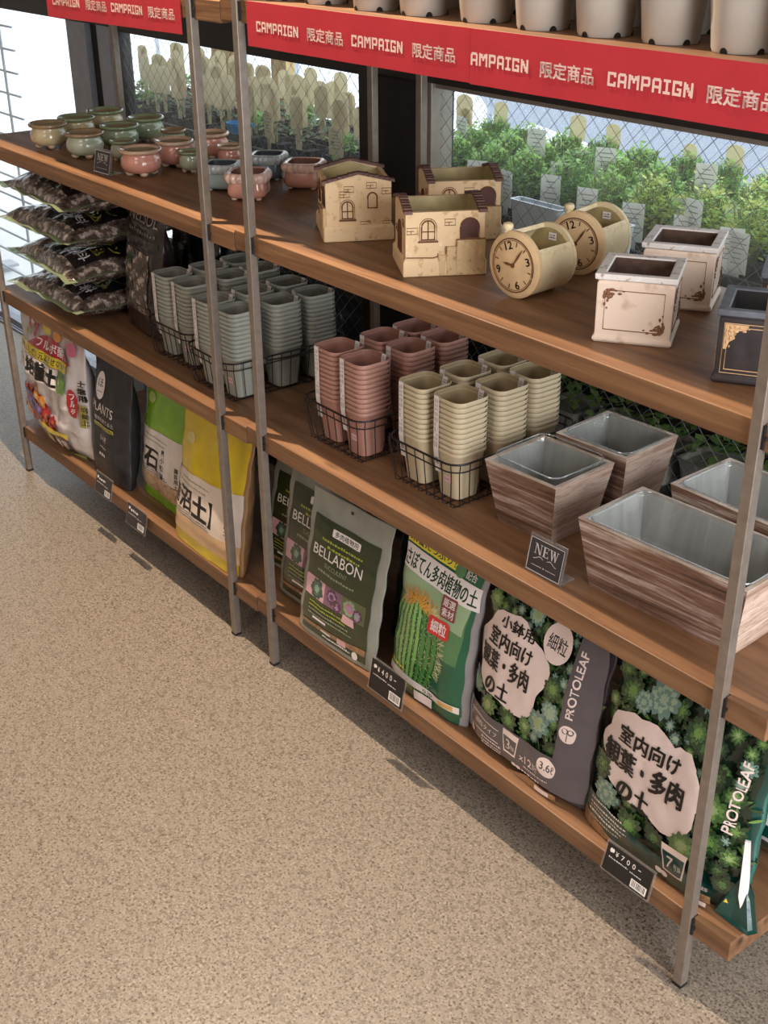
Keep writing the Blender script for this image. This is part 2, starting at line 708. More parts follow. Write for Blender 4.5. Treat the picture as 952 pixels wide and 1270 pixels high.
def window(name, x0, x1, z0, z1, sl, sr, wires):
    root = bpy.data.objects.new(name, None)
    col.objects.link(root)
    struct(root)
    root.location = (x0, 0.565, z0)
    W, H = x1 - x0, z1 - z0
    f = MB()
    f.box(0, sl, -0.03, 0.03, 0, H, 0)
    f.box(W - sr, W, -0.03, 0.03, 0, H, 1)
    f.box(sl, W - sr, -0.02, 0.02, 0, 0.02, 0)
    f.box(sl, W - sr, -0.02, 0.02, H - 0.012, H, 0)
    struct(f.build('frame', [M['dark_frame'], M['dark_frame']] if sl < 0.02 else [M['alu'], M['dark_frame']], root, smooth=False, bevel=0.002))
    g = MB(); g.box(sl, W - sr, -0.003, 0.003, 0.02, H - 0.012)
    struct(g.build('glass_pane', M['glass'], root, smooth=False))
    if wires:
        w = MB()
        xa, xb, za, zb = sl, W - sr, 0.02, H - 0.012
        h = 0.00058
        st = 0.040
        for d in (1, -1):
            k = -60
            while k < 160:
                # line x = c + d*(z) clipped to the pane
                c = k * st
                pts = []
                t0, t1 = za, zb
                if d > 0:
                    t0 = max(t0, xa - c); t1 = min(t1, xb - c)
                else:
                    t0 = max(t0, c - xb); t1 = min(t1, c - xa)
                if t1 - t0 > 0.01:
                    w.tube([(c + d * t0, -0.0045, t0), (c + d * t1, -0.0045, t1)], h, 4)
                k += 1
        o = w.build('wire_mesh', M['wire_glass'], root, smooth=False, recalc=False)
        o['kind'] = 'structure'
    return root


window('window_1', -1.546, -0.27, 0.07, 1.192, 0.012, 0.072, True)
window('window_2', -0.108, 2.4, 0.07, 1.192, 0.022, 0.05, True)
# glazed door at the far left
root = struct(bpy.data.objects.new('door_1', None)); col.objects.link(root); root.location = (-4.9, 0.565, 0)
f = MB(); f.box(0, 0.06, -0.03, 0.03, 0, 1.192); f.box(3.06, 3.105, -0.03, 0.03, 0, 1.192); f.box(0.06, 3.06, -0.03, 0.03, 0, 0.02)
struct(f.build('frame', M['grey_alu'], root, smooth=False))
g = MB(); g.box(0.06, 3.06, -0.003, 0.003, 0.02, 1.192)
struct(g.build('glass_pane', M['glass'], root, smooth=False))
b = MB()
for i in range(3):
    b.box(-5, -1.8, 0.505 + 0.012 * i, 0.511 + 0.012 * i, 0.0, 0.006)
struct(b.build('trim_3', M['grey_alu'], smooth=False))

# outside ground: pale pavement, then the road
b = MB(); b.box(-30, 30, 0.60, 40, -0.2, -0.04)
struct(b.build('pavement', M['concrete'], smooth=False))
b = MB()
b.loft([[(-5.9, 6.0, z), (-4.35, 4.85, z), (-3.2, 4.45, z), (-1.5, 4.2, z), (12, 3.4, z), (30, 20, z), (-9, 20, z)] for z in (-.04, -.03)])
struct(b.build('road', M['asphalt'], smooth=False))
b = MB()
b.loft([[(-4.5, 5.05, z), (-3.9, 4.9, z), (-3.3, 4.75, z), (-3.35, 4.95, z), (-4.6, 5.35, z)] for z in (-.03, -.025)])
struct(b.build('trim_4', M['concrete'], smooth=False))

# ------------------------------------------------------------------ shelving racks
ZB, ZM, ZA, ZT = 0.1514, 0.5646, 0.975, 1.3895     # board tops
TH = 0.03775
PW = 0.0168
YB0, YB1 = 0.0079, 0.4291
BACK = 0.4203


def rack(name, label, xa, xb, posts, dz):
    t = thing(name, label, 'shelving rack', (xa, 0, 0))
    for px in posts:
        for py in (0.0, BACK):
            m = MB(); m.box(px - xa, px - xa + PW, py, py + PW, 0.004, 1.95)
            p = m.build('post', M['steel'], t, bevel=0.0012)
            c = MB(); c.box(px - xa - .0003, px - xa + PW + .0003, py - .0003, py + PW + .0003, 0.0, 0.006)
            c.build('foot_cap', M['rubber'], p)
    for zt in (ZB, ZM, ZA, ZT, 1.80):
        z1 = zt + dz
        z0 = z1 - TH
        g = 0.0012
        out = [(xa, YB0)]
        for px in posts:
            out += [(px - g, YB0), (px - g, PW + g), (px + PW + g, PW + g), (px + PW + g, YB0)]
        out += [(xb, YB0), (xb, YB1)]
        for px in reversed(posts):
            out += [(px + PW + g, YB1), (px + PW + g, BACK - g), (px - g, BACK - g), (px - g, YB1)]
        out += [(xa, YB1)]
        m = MB()
        # strips between the notches keep every face convex
        xs = [xa]
        for px in posts:
            xs += [px - g, px + PW + g]
        xs += [xb]
        ring = lambda z: [(x - xa, y, z) for x, y in out]
        lo = [m.bm.verts.new(p) for p in ring(z0)]
        hi = [m.bm.verts.new(p) for p in ring(z1)]
        n = len(lo)
        for i in range(n):
            m.bm.faces.new((lo[i], lo[(i + 1) % n], hi[(i + 1) % n], hi[i]))
        m.bm.faces.new(list(reversed(lo)))
        m.bm.faces.new(hi)
        bo = m.build('shelf_board', M['board'], t, smooth=False, bevel=0.0016)
        for px in posts:
            k = MB()
            k.box(px - xa + PW, px - xa + PW + 0.0035, 0.0035, 0.0079, z0 + 0.004, z1 - 0.002)
            k.tube([(px - xa + PW + 0.001, 0.0055, z0 + TH * .5), (px - xa + PW + 0.0065, 0.0055, z0 + TH * .5)], 0.0028, 8)
            k.build('bracket', M['rubber'], bo)
    return t


rack('shelving_rack', 'far left wooden shelving rack with steel posts, feet pots on top board', -1.338, -0.0525, (-1.318, -0.160), -0.006)
rack('shelving_rack', 'nearer right wooden shelving rack with steel posts, holding planters and house pots', -0.0492, 1.247, (0.0, 1.160), 0.0)
ZB += .0004; ZM += .0004; ZA += .0004; ZT += .0004    # things rest a hair above the boards
ZBL, ZML, ZAL, ZTL = ZB - .006, ZM - .006, ZA - .006, ZT - .006

# ------------------------------------------------------------------ campaign banners
_GL = {'C': [(0, 0, 1.3, 7), (0, 0, 5, 1.4), (0, 5.6, 5, 7), (3.7, 4.6, 5, 7), (3.7, 0, 5, 2.4)],
       'A': [(0, 0, 1.3, 6.2), (3.7, 0, 5, 6.2), (.6, 5.6, 4.4, 7), (0, 2.2, 5, 3.5)],
       'M': [(0, 0, 1.25, 7), (4.75, 0, 6, 7), (1, 4.4, 2.6, 6.6), (3.4, 4.4, 5, 6.6), (2.3, 3, 3.7, 5.4)],
       'P': [(0, 0, 1.3, 7), (0, 5.7, 4.6, 7), (3.7, 3, 5, 6.5), (0, 2.3, 4.6, 3.6)],
       'I': [(0, 0, 4, 1.3), (0, 5.7, 4, 7), (1.35, 0, 2.65, 7)],
       'G': [(0, 0, 1.3, 7), (0, 0, 5, 1.4), (0, 5.6, 5, 7), (3.7, 0, 5, 3.6), (2.4, 2.5, 5, 3.7), (3.7, 4.9, 5, 7)],
       'N': [(0, 0, 1.3, 7), (3.9, 0, 5.2, 7), (1, 3.6, 2.4, 6.2), (2, 2.4, 3.2, 4.8), (2.8, .8, 4.1, 3.4)]}


def blocks(art, s, x0, x1, z0, z1, mi):
    tot = sum({'M': 6, 'I': 4, 'N': 5.2}.get(c, 5) + 1.1 for c in s) - 1.1
    k = (x1 - x0) / tot
    h = (z1 - z0) / 7
    x = x0
    for i, c in enumerate(s):
        for j, (a, b_, c_, d) in enumerate(_GL[c]):
            art.rect(x + a * k, x + c_ * k, z0 + b_ * h, z0 + d * h, mi, same=not (i == 0 and j == 0))
        x += ({'M': 6, 'I': 4, 'N': 5.2}.get(c, 5) + 1.1) * k


def banner(label, x0, x1, z0, z1, words, y, slope=0.0):
    t = thing('campaign_banner', label, 'banner', (x0, y, z0))
    W, H = x1 - x0, z1 - z0
    m = MB()
    fr = []
    for i in range(25):
        a = W * i / 24
        dy = 0.0008 * math.sin(i * 0.9)
        zz = slope * a
        fr.append([(a, -0.0009 + dy, zz), (a, -0.0009 + dy, H + zz), (a, dy, H + zz), (a, dy, zz)])
    m.loft(fr, 0)
    m.build('sheet', M['red'], t)
    for kind, a, b_, s in words:
        art = Art()
        if kind == 'c':
            blocks(art, s, a - x0, b_ - x0, H * 0.352, H * 0.585, 0)
        else:
            art.text(s, a - x0, b_ - x0, H * 0.325, H * 0.6, 0, bold=0.05)
        art.build('lettering', [M['print_white']], lambda a, b_, o: Vector((a, -0.0011 + 0.0008 * math.sin(a / W * 24 * 0.9) - o * .3, b_ + slope * a)), t, cell=0.02, smooth=False)
    return t


J = '限定商品'
banner('red campaign banner on the top board of the right rack, left sheet', 0.041, 0.6255, 1.3165, 1.3895,
       [('c', .070, .1975, 'CAMPAIGN'), ('j', .2225, .3205, J), ('c', .344, .470, 'CAMPAIGN'), ('j', .494, .5875, J)], 0.0064)
banner('red campaign banner on the right rack, right sheet under white pots, its first letter hidden', 0.6225, 1.156, 1.3155, 1.3895,
       [('c', .6235, .7395, 'AMPAIGN'), ('j', .762, .857, J), ('c', .882, 1.017, 'CAMPAIGN'), ('j', 1.0385, 1.135, J)], 0.0052)
banner('red campaign banner hanging from the top board of the left rack', -0.773, -0.186, 1.308, 1.381,
       [('c', -.742, -.609, 'CAMPAIGN'), ('j', -.58, -.485, J), ('c', -.4635, -.3335, 'CAMPAIGN'), ('j', -.3085, -.2105, J)], 0.0055, slope=0.015)

# ------------------------------------------------------------------ white plastic pots on the top board


def make_white_pot():
    t = thing('white_plastic_pot', 'x', 'plant pot', group='white pots on the top board')
    m = MB()
    m.lathe([(0.0345, 0.0), (0.0362, 0.004), (0.0485, 0.128), (0.0525, 0.1285), (0.0535, 0.144), (0.050, 0.1445), (0.0465, 0.128), (0.0345, 0.006)], 40)
    m.build('body', M['white_plastic'], t)
    for k in range(5):
        a = 2 * PI * k / 5 + 0.35
        h = MB()
        pts = []
        for j in range(9):
            q = PI * j / 8
            u, z = 0.0052 * math.cos(q), 0.0065 * math.sin(q)
            r = 0.0362 + (0.0485 - 0.0362) * z / 0.124 + 0.0006
            pts.append((r * math.cos(a + u / r), r * math.sin(a + u / r), z + 0.0004))
        pts2 = [(p[0] * .98, p[1] * .98, p[2]) for p in pts]
        h.loft([pts, pts2], 0)
        h.build('drain_hole', M['hole'], t, smooth=False)
    return t


wp = make_white_pot()
xs = [0.060, 0.174, 0.318, 0.432, 0.567, 0.692, 0.803, 0.912, 1.026, 1.136]
ordn = ['first', 'second', 'third', 'fourth', 'fifth', 'sixth', 'seventh', 'eighth', 'ninth', 'tenth', 'eleventh', 'twelfth']
for i, x in enumerate(xs):
    lab = 'white plastic pot, %s from the left in the front row above the red banner' % ordn[i]
    y = 0.078 + 0.004 * math.sin(i * 2.1)
    if i == 0:
        wp.location = (x, y, ZT); wp['label'] = lab; wp.rotation_euler.z = 0.2
    else:
        dup(wp, (x, y, ZT), 0.3 + i * 1.3, lab)
for i, x in enumerate([0.13, 0.25, 0.37, 0.50, 0.625, 0.745, 0.86, 0.975, 1.09]):
    dup(wp, (x, 0.205, ZT), i * 0.9, 'white plastic pot, %s from the left in the second row behind' % ordn[i])

# ------------------------------------------------------------------ glazed feet pots
G = {}
G['cream'] = plain('cream glaze', (198, 184, 146), 0.16, var=0.1, vscale=40, coat=0.6)
G['sage'] = plain('sage glaze', (172, 178, 156), 0.16, var=0.1, vscale=40, coat=0.6)
G['green'] = plain('green glaze', (150, 164, 136), 0.14, var=0.1, vscale=40, coat=0.6)
G['rim_green'] = plain('green rim glaze', (130, 142, 108), 0.16, var=0.14, coat=0.6)
G['pink'] = plain('pink glaze', (204, 144, 126), 0.16, var=0.08, vscale=40, coat=0.6)
G['rim_pink'] = plain('tan rim glaze', (194, 164, 138), 0.16, var=0.1, coat=0.6)
G['brown_rim'] = plain('brown rim glaze', (146, 122, 92), 0.2, var=0.1, coat=0.5)
G['inner'] = plain('unglazed inside', (132, 112, 86), 0.7, var=0.15)
G['foot'] = plain('pale foot glaze', (202, 178, 152), 0.25, var=0.06, coat=0.4)
G['blue'] = plain('pale blue glaze', (150, 170, 172), 0.16, var=0.1, coat=0.6)
G['blue_dark'] = plain('slate blue glaze', (92, 112, 122), 0.16, var=0.1, coat=0.6)
G['rib_blue'] = plain('white blue collar glaze', (176, 184, 186), 0.2, var=0.14, vscale=60, coat=0.5)
G['rib_pink'] = plain('white pink collar glaze', (222, 184, 168), 0.2, var=0.14, vscale=60, coat=0.5)
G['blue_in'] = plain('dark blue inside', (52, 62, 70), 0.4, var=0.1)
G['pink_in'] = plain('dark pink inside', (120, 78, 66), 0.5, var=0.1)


def round_pot(label, x, y, s, h, glaze, rim, rot=0.3, foot='foot'):
    t = thing('footed_pot', label, 'plant pot', (x, y, ZAL), rot, 'glazed footed pots on the left rack')
    k = s / 0.0485
    hz = h / 0.062
    prof = [(0.022, .007), (0.036, .010), (0.0450, .020), (0.0468, .030), (0.0440, .041), (0.0400, .047), (0.0405, .051)]
    m = MB()
    m.lathe([(r * k, z * hz) for r, z in prof], 40, 0, cap1=False)
    m.build('body', G[glaze], t, ang=60)
    m = MB()
    m.lathe([(r * k, z * hz) for r, z in [(0.0395, .051), (0.0470, .0535), (0.0488, .0565), (0.0482, .0600), (0.0455, .062), (0.0418, .0605), (0.0395, .056)]], 40, 0, cap0=False, cap1=False)
    m.build('rim', G[rim], t, ang=60)
    m = MB()
    m.lathe([(r * k, z * hz) for r, z in [(0.0395, .056), (0.0355, .048), (0.0385, .034), (0.034, .018), (0.015, .013)]], 32, 0, cap0=False)
    m.build('inside', G['inner'], t, ang=60)
    for i in range(4):
        a = PI / 4 + i * PI / 2
        f = MB()
        f.ellipsoid((0.027 * k * math.cos(a), 0.027 * k * math.sin(a), 0.0078 * hz), (0.0105 * k, 0.0105 * k, 0.0078 * hz), 12, 8)
        f.build('foot', G[foot], t, ang=80)
    return t


for a in [
    ('cream footed pot at the far left front corner of the top board', -1.073, 0.101, .0485, .062, 'cream', 'brown_rim', .5),
    ('cream footed pot with green rim behind the far left cream pot', -1.114, 0.199, .0485, .062, 'cream', 'rim_green', .2),
    ('tan footed pot with bright green rim, rearmost of the three left pots', -1.161, 0.306, .0485, .062, 'cream', 'rim_green', .9),
    ('grey sage footed pot behind the small sign, front row', -0.899, 0.116, .0480, .062, 'sage', 'brown_rim', .6),
    ('sage footed pot in the middle row between two other sage pots', -0.932, 0.229, .0482, .062, 'green', 'rim_green', .3),
    ('green sage footed pot in the back row near the window frame', -0.991, 0.335, .0476, .062, 'green', 'rim_green', .8),
    ('small sage footed pot right behind the small sign', -0.798, 0.166, .0320, .050, 'sage', 'rim_green', .4),
    ('small dark rimmed sage pot in the back row beside the green sage pot', -0.845, 0.332, .0320, .050, 'green', 'brown_rim', .2),
    ('terracotta pink footed pot in the middle row behind the front pink one', -0.665, 0.233, .0460, .062, 'pink', 'rim_pink', .6),
    ('large terracotta pink footed pot in the front row, pale feet', -0.626, 0.122, .0492, .062, 'pink', 'rim_pink', .45),
    ('small pot with sage rim and pink belly beside the left post', -0.580, 0.226, .0290, .050, 'sage', 'rim_green', .5),
    ('terracotta pink footed pot in the back row left of the post', -0.690, 0.350, .0430, .062, 'pink', 'rim_pink', .1),
    ('small pink footed pot in the back row between the two posts', -0.577, 0.330, .0305, .050, 'pink', 'rim_pink', .3),
]:
    round_pot(*a)


def square_pot(label, x, y, w, h, glaze, rib, inner, rot):
    t = thing('square_glazed_pot', label, 'plant pot', (x, y, ZAL), rot, 'square glazed pots on the left rack')
    N = 192

    def ring(half, z, amp=0.0, sq=4.0):
        pts = []
        for j in range(N):
            a = 2 * PI * j / N
            c, s = math.cos(a), math.sin(a)
            r = half / ((abs(c) ** sq + abs(s) ** sq) ** (1 / sq))
            r *= 1 + amp * (0.5 + 0.5 * math.cos(24 * a))
            pts.append((r * c, r * s, z))
        return pts
    q = w / 2
    m = MB()
    m.loft([ring(q * .74, .005), ring(q * .86, .008), ring(q * .94, h * .25), ring(q * .93, h * .45), ring(q * .86, h * .66)], 0, cap1=False)
    m.build('body', G[glaze], t, ang=60)
    m = MB()
    m.loft([ring(q * .86, h * .64), ring(q * .97, h * .67, .05), ring(q * .985, h * .78, .085), ring(q * .975, h * .90, .085), ring(q * .93, h * .985, .03), ring(q * .84, h, 0), ring(q * .76, h * .97, 0)], 0, cap0=False, cap1=False)
    m.build('ribbed_collar', G[rib], t, ang=60)
    m = MB()
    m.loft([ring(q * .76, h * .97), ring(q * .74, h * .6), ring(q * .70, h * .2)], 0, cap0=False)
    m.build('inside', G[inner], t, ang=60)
    for sx in (-1, 1):
        for sy in (-1, 1):
            f = MB()
            f.ellipsoid((sx * q * .58, sy * q * .58, .0048), (q * .16, q * .16, .0048), 12, 8)
            f.build('foot', G[rib], t, ang=80)
    return t


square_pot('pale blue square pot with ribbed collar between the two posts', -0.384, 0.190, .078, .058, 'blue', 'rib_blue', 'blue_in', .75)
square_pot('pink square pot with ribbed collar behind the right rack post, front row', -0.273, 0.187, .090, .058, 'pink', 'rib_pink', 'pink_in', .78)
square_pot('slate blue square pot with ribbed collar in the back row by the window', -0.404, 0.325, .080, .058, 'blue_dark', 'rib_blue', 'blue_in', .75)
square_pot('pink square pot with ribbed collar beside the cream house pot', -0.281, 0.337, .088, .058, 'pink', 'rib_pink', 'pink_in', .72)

# ------------------------------------------------------------------ small sign cards in clear holders
M['card_dark'] = plain('charcoal card', (58, 54, 56), 0.5, var=0.04)
M['card_black'] = plain('black card', (30, 27, 27), 0.45, var=0.04)
M['card_print'] = plain('card print', (206, 200, 196), 0.6, var=0)
M['acrylic'] = clear_film('clear acrylic', (0.93, 0.94, 0.95), gloss=0.10, body=0.10, body_rgb=(210, 205, 205))
M['barcode_white'] = plain('barcode white', (232, 226, 222), 0.6, var=0)
M['ink'] = plain('black ink', (22, 20, 20), 0.6, var=0)


def serif_new(a, x0, x1, y0, y1, mi):
    w = (x1 - x0)
    h = y1 - y0
    first = [True]

    def q(*pts):
        a.poly([(x0 + u * w, y0 + v * h) for u, v in pts], mi, same=not first[0], cut=False)
        first[0] = False

    def bar(u0, u1, v0, v1):
        q((u0, v0), (u1, v0), (u1, v1), (u0, v1))
    # N
    bar(.03, .055, 0, 1); bar(.255, .28, 0, 1)
    q((.03, 1), (.09, 1), (.28, 0), (.22, 0))
    bar(-.01, .09, .94, 1); bar(-.01, .09, 0, .06); bar(.215, .32, .94, 1)
    # E
    bar(.385, .445, 0, 1); bar(.355, .59, .94, 1); bar(.355, .60, 0, .06); bar(.44, .54, .49, .55)
    bar(.575, .60, 0, .22); bar(.565, .59, .80, 1); bar(.525, .545, .40, .64)
    # W
    q((.66, 1), (.72, 1), (.79, 0), (.755, 0)); q((.82, 1), (.845, 1), (.775, 0), (.755, 0))
    q((.80, 1), (.86, 1), (.93, 0), (.895, 0)); q((.965, 1), (.99, 1), (.92, 0), (.9, 0))
    bar(.62, .745, .94, 1); bar(.93, 1.03, .94, 1); bar(.78, .87, .94, 1)


def sign(label, x, y, z, w, h, rotz, lean, dim=False):
    t = thing('sign_holder', label, 'sign', (x, y, z), rotz)
    m = MB()
    th = 0.0022
    m.loft([[(-w / 2 - .003, 0, 0.001), (w / 2 + .003, 0, .001), (w / 2 + .003, th, .001), (-w / 2 - .003, th, .001)],
            [(-w / 2 - .003, lean, h + .003), (w / 2 + .003, lean, h + .003), (w / 2 + .003, lean + th, h + .003), (-w / 2 - .003, lean + th, h + .003)]])
    m.box(-w / 2 - .003, w / 2 + .003, -0.002, 0.034, 0, 0.002)
    m.build('clear_holder', M['acrylic'], t, smooth=False)
    P = lambda a, b_, o: Vector((a, lean * b_ / h - o - 0.0003, b_ + 0.002))
    c = MB()
    c.loft([[P(-w / 2, 0, 0), P(w / 2, 0, 0), P(w / 2, h - .004, 0), P(-w / 2, h - .004, 0)],
            [P(-w / 2, 0, .0006), P(w / 2, 0, .0006), P(w / 2, h - .004, .0006), P(-w / 2, h - .004, .0006)]])
    c.build('card', M['card_dark'], t, smooth=False)
    a = Art()
    H = h - .004
    fw = .0012
    for i, r in enumerate(((-w / 2, w / 2, 0, fw), (-w / 2, w / 2, H - fw, H), (-w / 2, -w / 2 + fw, 0, H), (w / 2 - fw, w / 2, 0, H))):
        a.rect(*r, 0, same=i > 0)
    serif_new(a, -w * .34, w * .34, H * .55, H * .86, 0)
    # flourish lines
    for sgn in (-1, 1):
        pts = []
        for i in range(9):
            u = i / 8
            pts.append((sgn * w * (.06 + .28 * u), H * (.42 + .05 * math.sin(u * 5) + .02)))
        up = [(p[0], p[1] + .0011) for p in reversed(pts)]
        a.poly(pts + up, 0, cut=False)
    a.rect(-w * .36, -w * .06, H * .2, H * .215, 0)
    a.rect(w * .06, w * .36, H * .2, H * .215, 0, same=True)
    a.ell(0, H * .21, .0013, .0013, 0, 10)
    a.build('lettering', [M['card_print']], lambda p, q, o: P(p, q, .0006 + o), t, cell=.05, base=.0003)
    return t


sign('dark NEW sign card in a clear stand before the square planter', 0.783, 0.043, ZM, 0.074, 0.060, 0.02, 0.012)
sign('small dark NEW sign card among the footed pots on the left rack', -0.699, 0.056, ZAL, 0.064, 0.052, 0.10, 0.012)

# ------------------------------------------------------------------ cream house pots
M['stone'] = speckle('cream stoneware', (222, 192, 152), (192, 158, 116), (232, 208, 172), 70, rough=0.75, vor=False, amount=(.3, .42, .6, .75))
M['stone_in'] = plain('ochre inside glaze', (176, 158, 112), 0.5, var=0.12)
M['tile_brown'] = plain('brown roof tiles', (98, 66, 56), 0.6, var=0.15)
M['line_brown'] = plain('brown line stain', (110, 68, 38), 0.7, var=0.1)
M['door_brown'] = plain('dark red brown door', (78, 40, 34), 0.6, var=0.12)
M['stone_dark'] = speckle('mottled stone step', (204, 174, 132), (160, 130, 92), (222, 194, 152), 110, rough=0.8, vor=False, amount=(.3, .42, .6, .75))


def arch_pts(x0, x1, z0, z1, n=9):
    w = (x1 - x0) / 2
    cx = (x0 + x1) / 2
    zs = z1 - w
    pts = [(x0, z0), (x1, z0)]
    for i in range(n):
        a = PI * i / (n - 1)
        pts.append((cx + w * math.cos(a), zs + w * math.sin(a)))
    return pts


def make_house():
    t = thing('house_pot', 'x', 'plant pot', group='cream house shaped pots')
    W, D, HE, HR = 0.134, 0.122, 0.108, 0.124
    w, d = W / 2, D / 2
    th = 0.0075
    # walls: outer pentagon gables left/right (x = +-w), eave walls front/back
    m = MB()
    bm = m.bm
    pl = 0.004  # plinth flare

    def prof(x, off, zb=0.0, inner=False):
        dd = d - off
        return [(x, -dd, zb), (x, dd, zb), (x, dd, HE), (x, 0, HR), (x, -dd, HE)]
    # solid shell as boxes with gables
    for sx in (-1, 1):
        a = prof(sx * w, 0)
        b_ = prof(sx * (w - th), 0)
        m.loft([a, b_], 0)
    m.box(-w + th, w - th, -d, -d + th, 0, HE, 0)
    m.box(-w + th, w - th, d - th, d, 0, HE, 0)
    m.box(-w + th, w - th, -d + th, d - th, 0, 0.012, 1)
    # inside lining
    e = 0.0004
    m.poly([(-w + th, -d + th + e, .012), (w - th, -d + th + e, .012), (w - th, -d + th + e, HE), (-w + th, -d + th + e, HE)], 1)
    m.poly([(-w + th, d - th - e, .012), (w - th, d - th - e, .012), (w - th, d - th - e, HE), (-w + th, d - th - e, HE)], 1)
    for sx in (-1, 1):
        x = sx * (w - th - e)
        m.poly([(x, -d + th, .012), (x, d - th, .012), (x, d - th, HE - .003), (x, 0, HR - .003), (x, -d + th, HE - .003)], 1)
    m.build('walls', [M['stone'], M['stone_in']], t, smooth=False)
    # plinth
    m = MB()
    ra = lambda s, z: [(-w - s, -d - s, z), (w + s, -d - s, z), (w + s, d + s, z), (-w - s, d + s, z)]
    m.loft([ra(.0045, 0), ra(.005, .004), ra(.0045, .024), ra(.0012, .030)], 0)
    m.build('plinth', M['stone'], t, smooth=False, bevel=0.0015)
    # roof tiles along both gables
    for sx in (-1, 1):
        r = MB()
        for sy in (-1, 1):
            n = 7
            for i in range(n):
                u0, u1 = i / n, (i + 1.15) / n
                y0, y1 = sy * (d + .006) * (1 - u0), sy * (d + .006) * (1 - min(u1, 1))
                z0 = HE - .002 + (HR - HE) * u0
                z1 = HE - .002 + (HR - HE) * min(u1, 1)
                lift = .0022 if i % 2 else .0012
                x0, x1 = sx * (w - .011), sx * (w + .0035)
                r.loft([[(x0, y0, z0), (x1, y0, z0), (x1, y0, z0 + .004 + lift), (x0, y0, z0 + .004 + lift)],
                        [(x0, y1, z1), (x1, y1, z1), (x1, y1, z1 + .004), (x0, y1, z1 + .004)]])
        r.build('roof_tiles', M['tile_brown'], t, smooth=False)
    # front (-y): door top right on a stepped landing, window left
    st = MB()
    ys = -d
    st.box(w * .28, w + .0015, ys - .0062, ys + .001, .0, .062, 0)
    st.box(w * .02, w * .28, ys - .0055, ys + .001, .0, .050, 0)
    st.box(w * -.18, w * .02, ys - .005, ys + .001, .0, .036, 0)
    st.build('stone_steps', M['stone_dark'], t, smooth=False, bevel=0.002)

    def panel(name, pts, mat, F, thick):
        p = MB()
        p.loft([[F(a, z, 0) for a, z in pts], [F(a, z, thick) for a, z in pts]])
        return p.build(name, mat, t, smooth=False)

    FF = lambda a, z, o: (a, -d - o, z)
    FR = lambda a, z, o: (w + o, a, z)
    FL = lambda a, z, o: (-w - o, -a, z)

    def arched_window(F, x0, x1, z0, z1, cross=True, sill=True):
        s = MB()
        out = arch_pts(x0, x1, z0, z1)
        s.tube([F(a, z, .0006) for a, z in out], .0013, 6, closed=True)
        if cross:
            cx = (x0 + x1) / 2
            s.tube([F(cx, z0, .0006), F(cx, z1, .0006)], .0010, 6)
            zm = z0 + (z1 - z0) * .42
            s.tube([F(x0, zm, .0006), F(x1, zm, .0006)], .0010, 6)
            g = .0035
            o2 = arch_pts(x0 - g, x1 + g, z0 - .001, z1 + g)
            s.tube([F(a, z, .0004) for a, z in o2], .0006, 6, closed=True)
        if sill:
            s.tube([F(x0 - .006, z0 - .0035, .001), F(x1 + .006, z0 - .0035, .001)], .0016, 6)
        s.build('arched_window', M['line_brown'], t)

    def bricks(F, spots):
        for bx, bz in spots:
            s = MB()
            ww, hh = .009, .0052
            pts = [(bx - ww, bz - hh), (bx + ww, bz - hh), (bx + ww, bz + hh), (bx - ww, bz + hh)]
            s.tube([F(a, z, .0003) for a, z in pts], .0007, 5, closed=True)
            s.tube([F(bx - ww * .2, bz - hh, .0003), F(bx - ww * .2, bz + .001, .0003)], .0006, 5)
            s.tube([F(bx - ww, bz, .0003), F(bx + ww * .4, bz, .0003)], .0006, 5)
            s.build('brick_relief', M['line_brown'], t)

    arched_window(FF, -.040, -.018, .062, .094)
    door = panel('door', arch_pts(.027, .056, .0625, .095), M['door_brown'], FF, .0016)
    s = MB(); s.tube([FF(a, z, .0012) for a, z in arch_pts(.0255, .0575, .0625, .0965)], .0012, 6, closed=True)
    s.build('door_frame', M['line_brown'], t)
    bricks(FF, [(-.056, .077), (.008, .090), (-.048, .016), (.004, .011), (-.056, .008)])
    s = MB()
    s.tube([FF(-.066, .0325, .0008), FF(-.02, .031, .0008), FF(w * -.18, .033, .001), FF(w * -.18, .038, .001)], .0009, 5)
    s.tube([FF(w * .02, .038, .006), FF(w * .02, .051, .006)], .0009, 5)
    s.tube([FF(w * .28, .051, .0075), FF(w * .28, .062, .0075), FF(w * 1.0, .0625, .0075)], .0009, 5)
    s.build('step_outline', M['line_brown'], t)
    # right gable (+x): window with panes and a small blind arch
    arched_window(FR, -.031, -.011, .042, .073)
    arched_window(FR, .017, .034, .060, .088, cross=False, sill=False)
    bricks(FR, [(-.018, .095), (-.026, .086), (.024, .101), (.012, .030), (.018, .023), (.052, .09), (.054, .03)])
    # left gable (-x): tall dark arch
    panel('arched_doorway', arch_pts(-.018, .014, .030, .080), M['door_brown'], FL, .0012)
    s = MB(); s.tube([FL(a, z, .001) for a, z in arch_pts(-.020, .016, .030, .082)], .0012, 6, closed=True)
    s.build('doorway_frame', M['line_brown'], t)
    bricks(FL, [(.036, .085), (.040, .020), (-.040, .060)])
    return t


hp = make_house()
hp.location = (0.3905, 0.1500, ZA)
hp.rotation_euler.z = math.radians(59.2)
hp['label'] = 'cream house pot in front, window and brown door facing out, beside the clock pot'
dup(hp, (0.1136, 0.1760, ZA), math.radians(-29.5), 'cream house pot at the left showing its peaked gable and two arched windows')
dup(hp, (0.2385, 0.3290, ZA), math.radians(59.0), 'cream house pot standing behind the front one against the window')

# ------------------------------------------------------------------ clock pots
M['clock_body'] = speckle('cream clock body', (226, 208, 168), (206, 184, 140), (236, 220, 186), 60, rough=0.7, vor=False, amount=(.3, .42, .6, .75))
M['clock_face'] = plain('tan clock face', (224, 192, 148), 0.7, var=0.08)


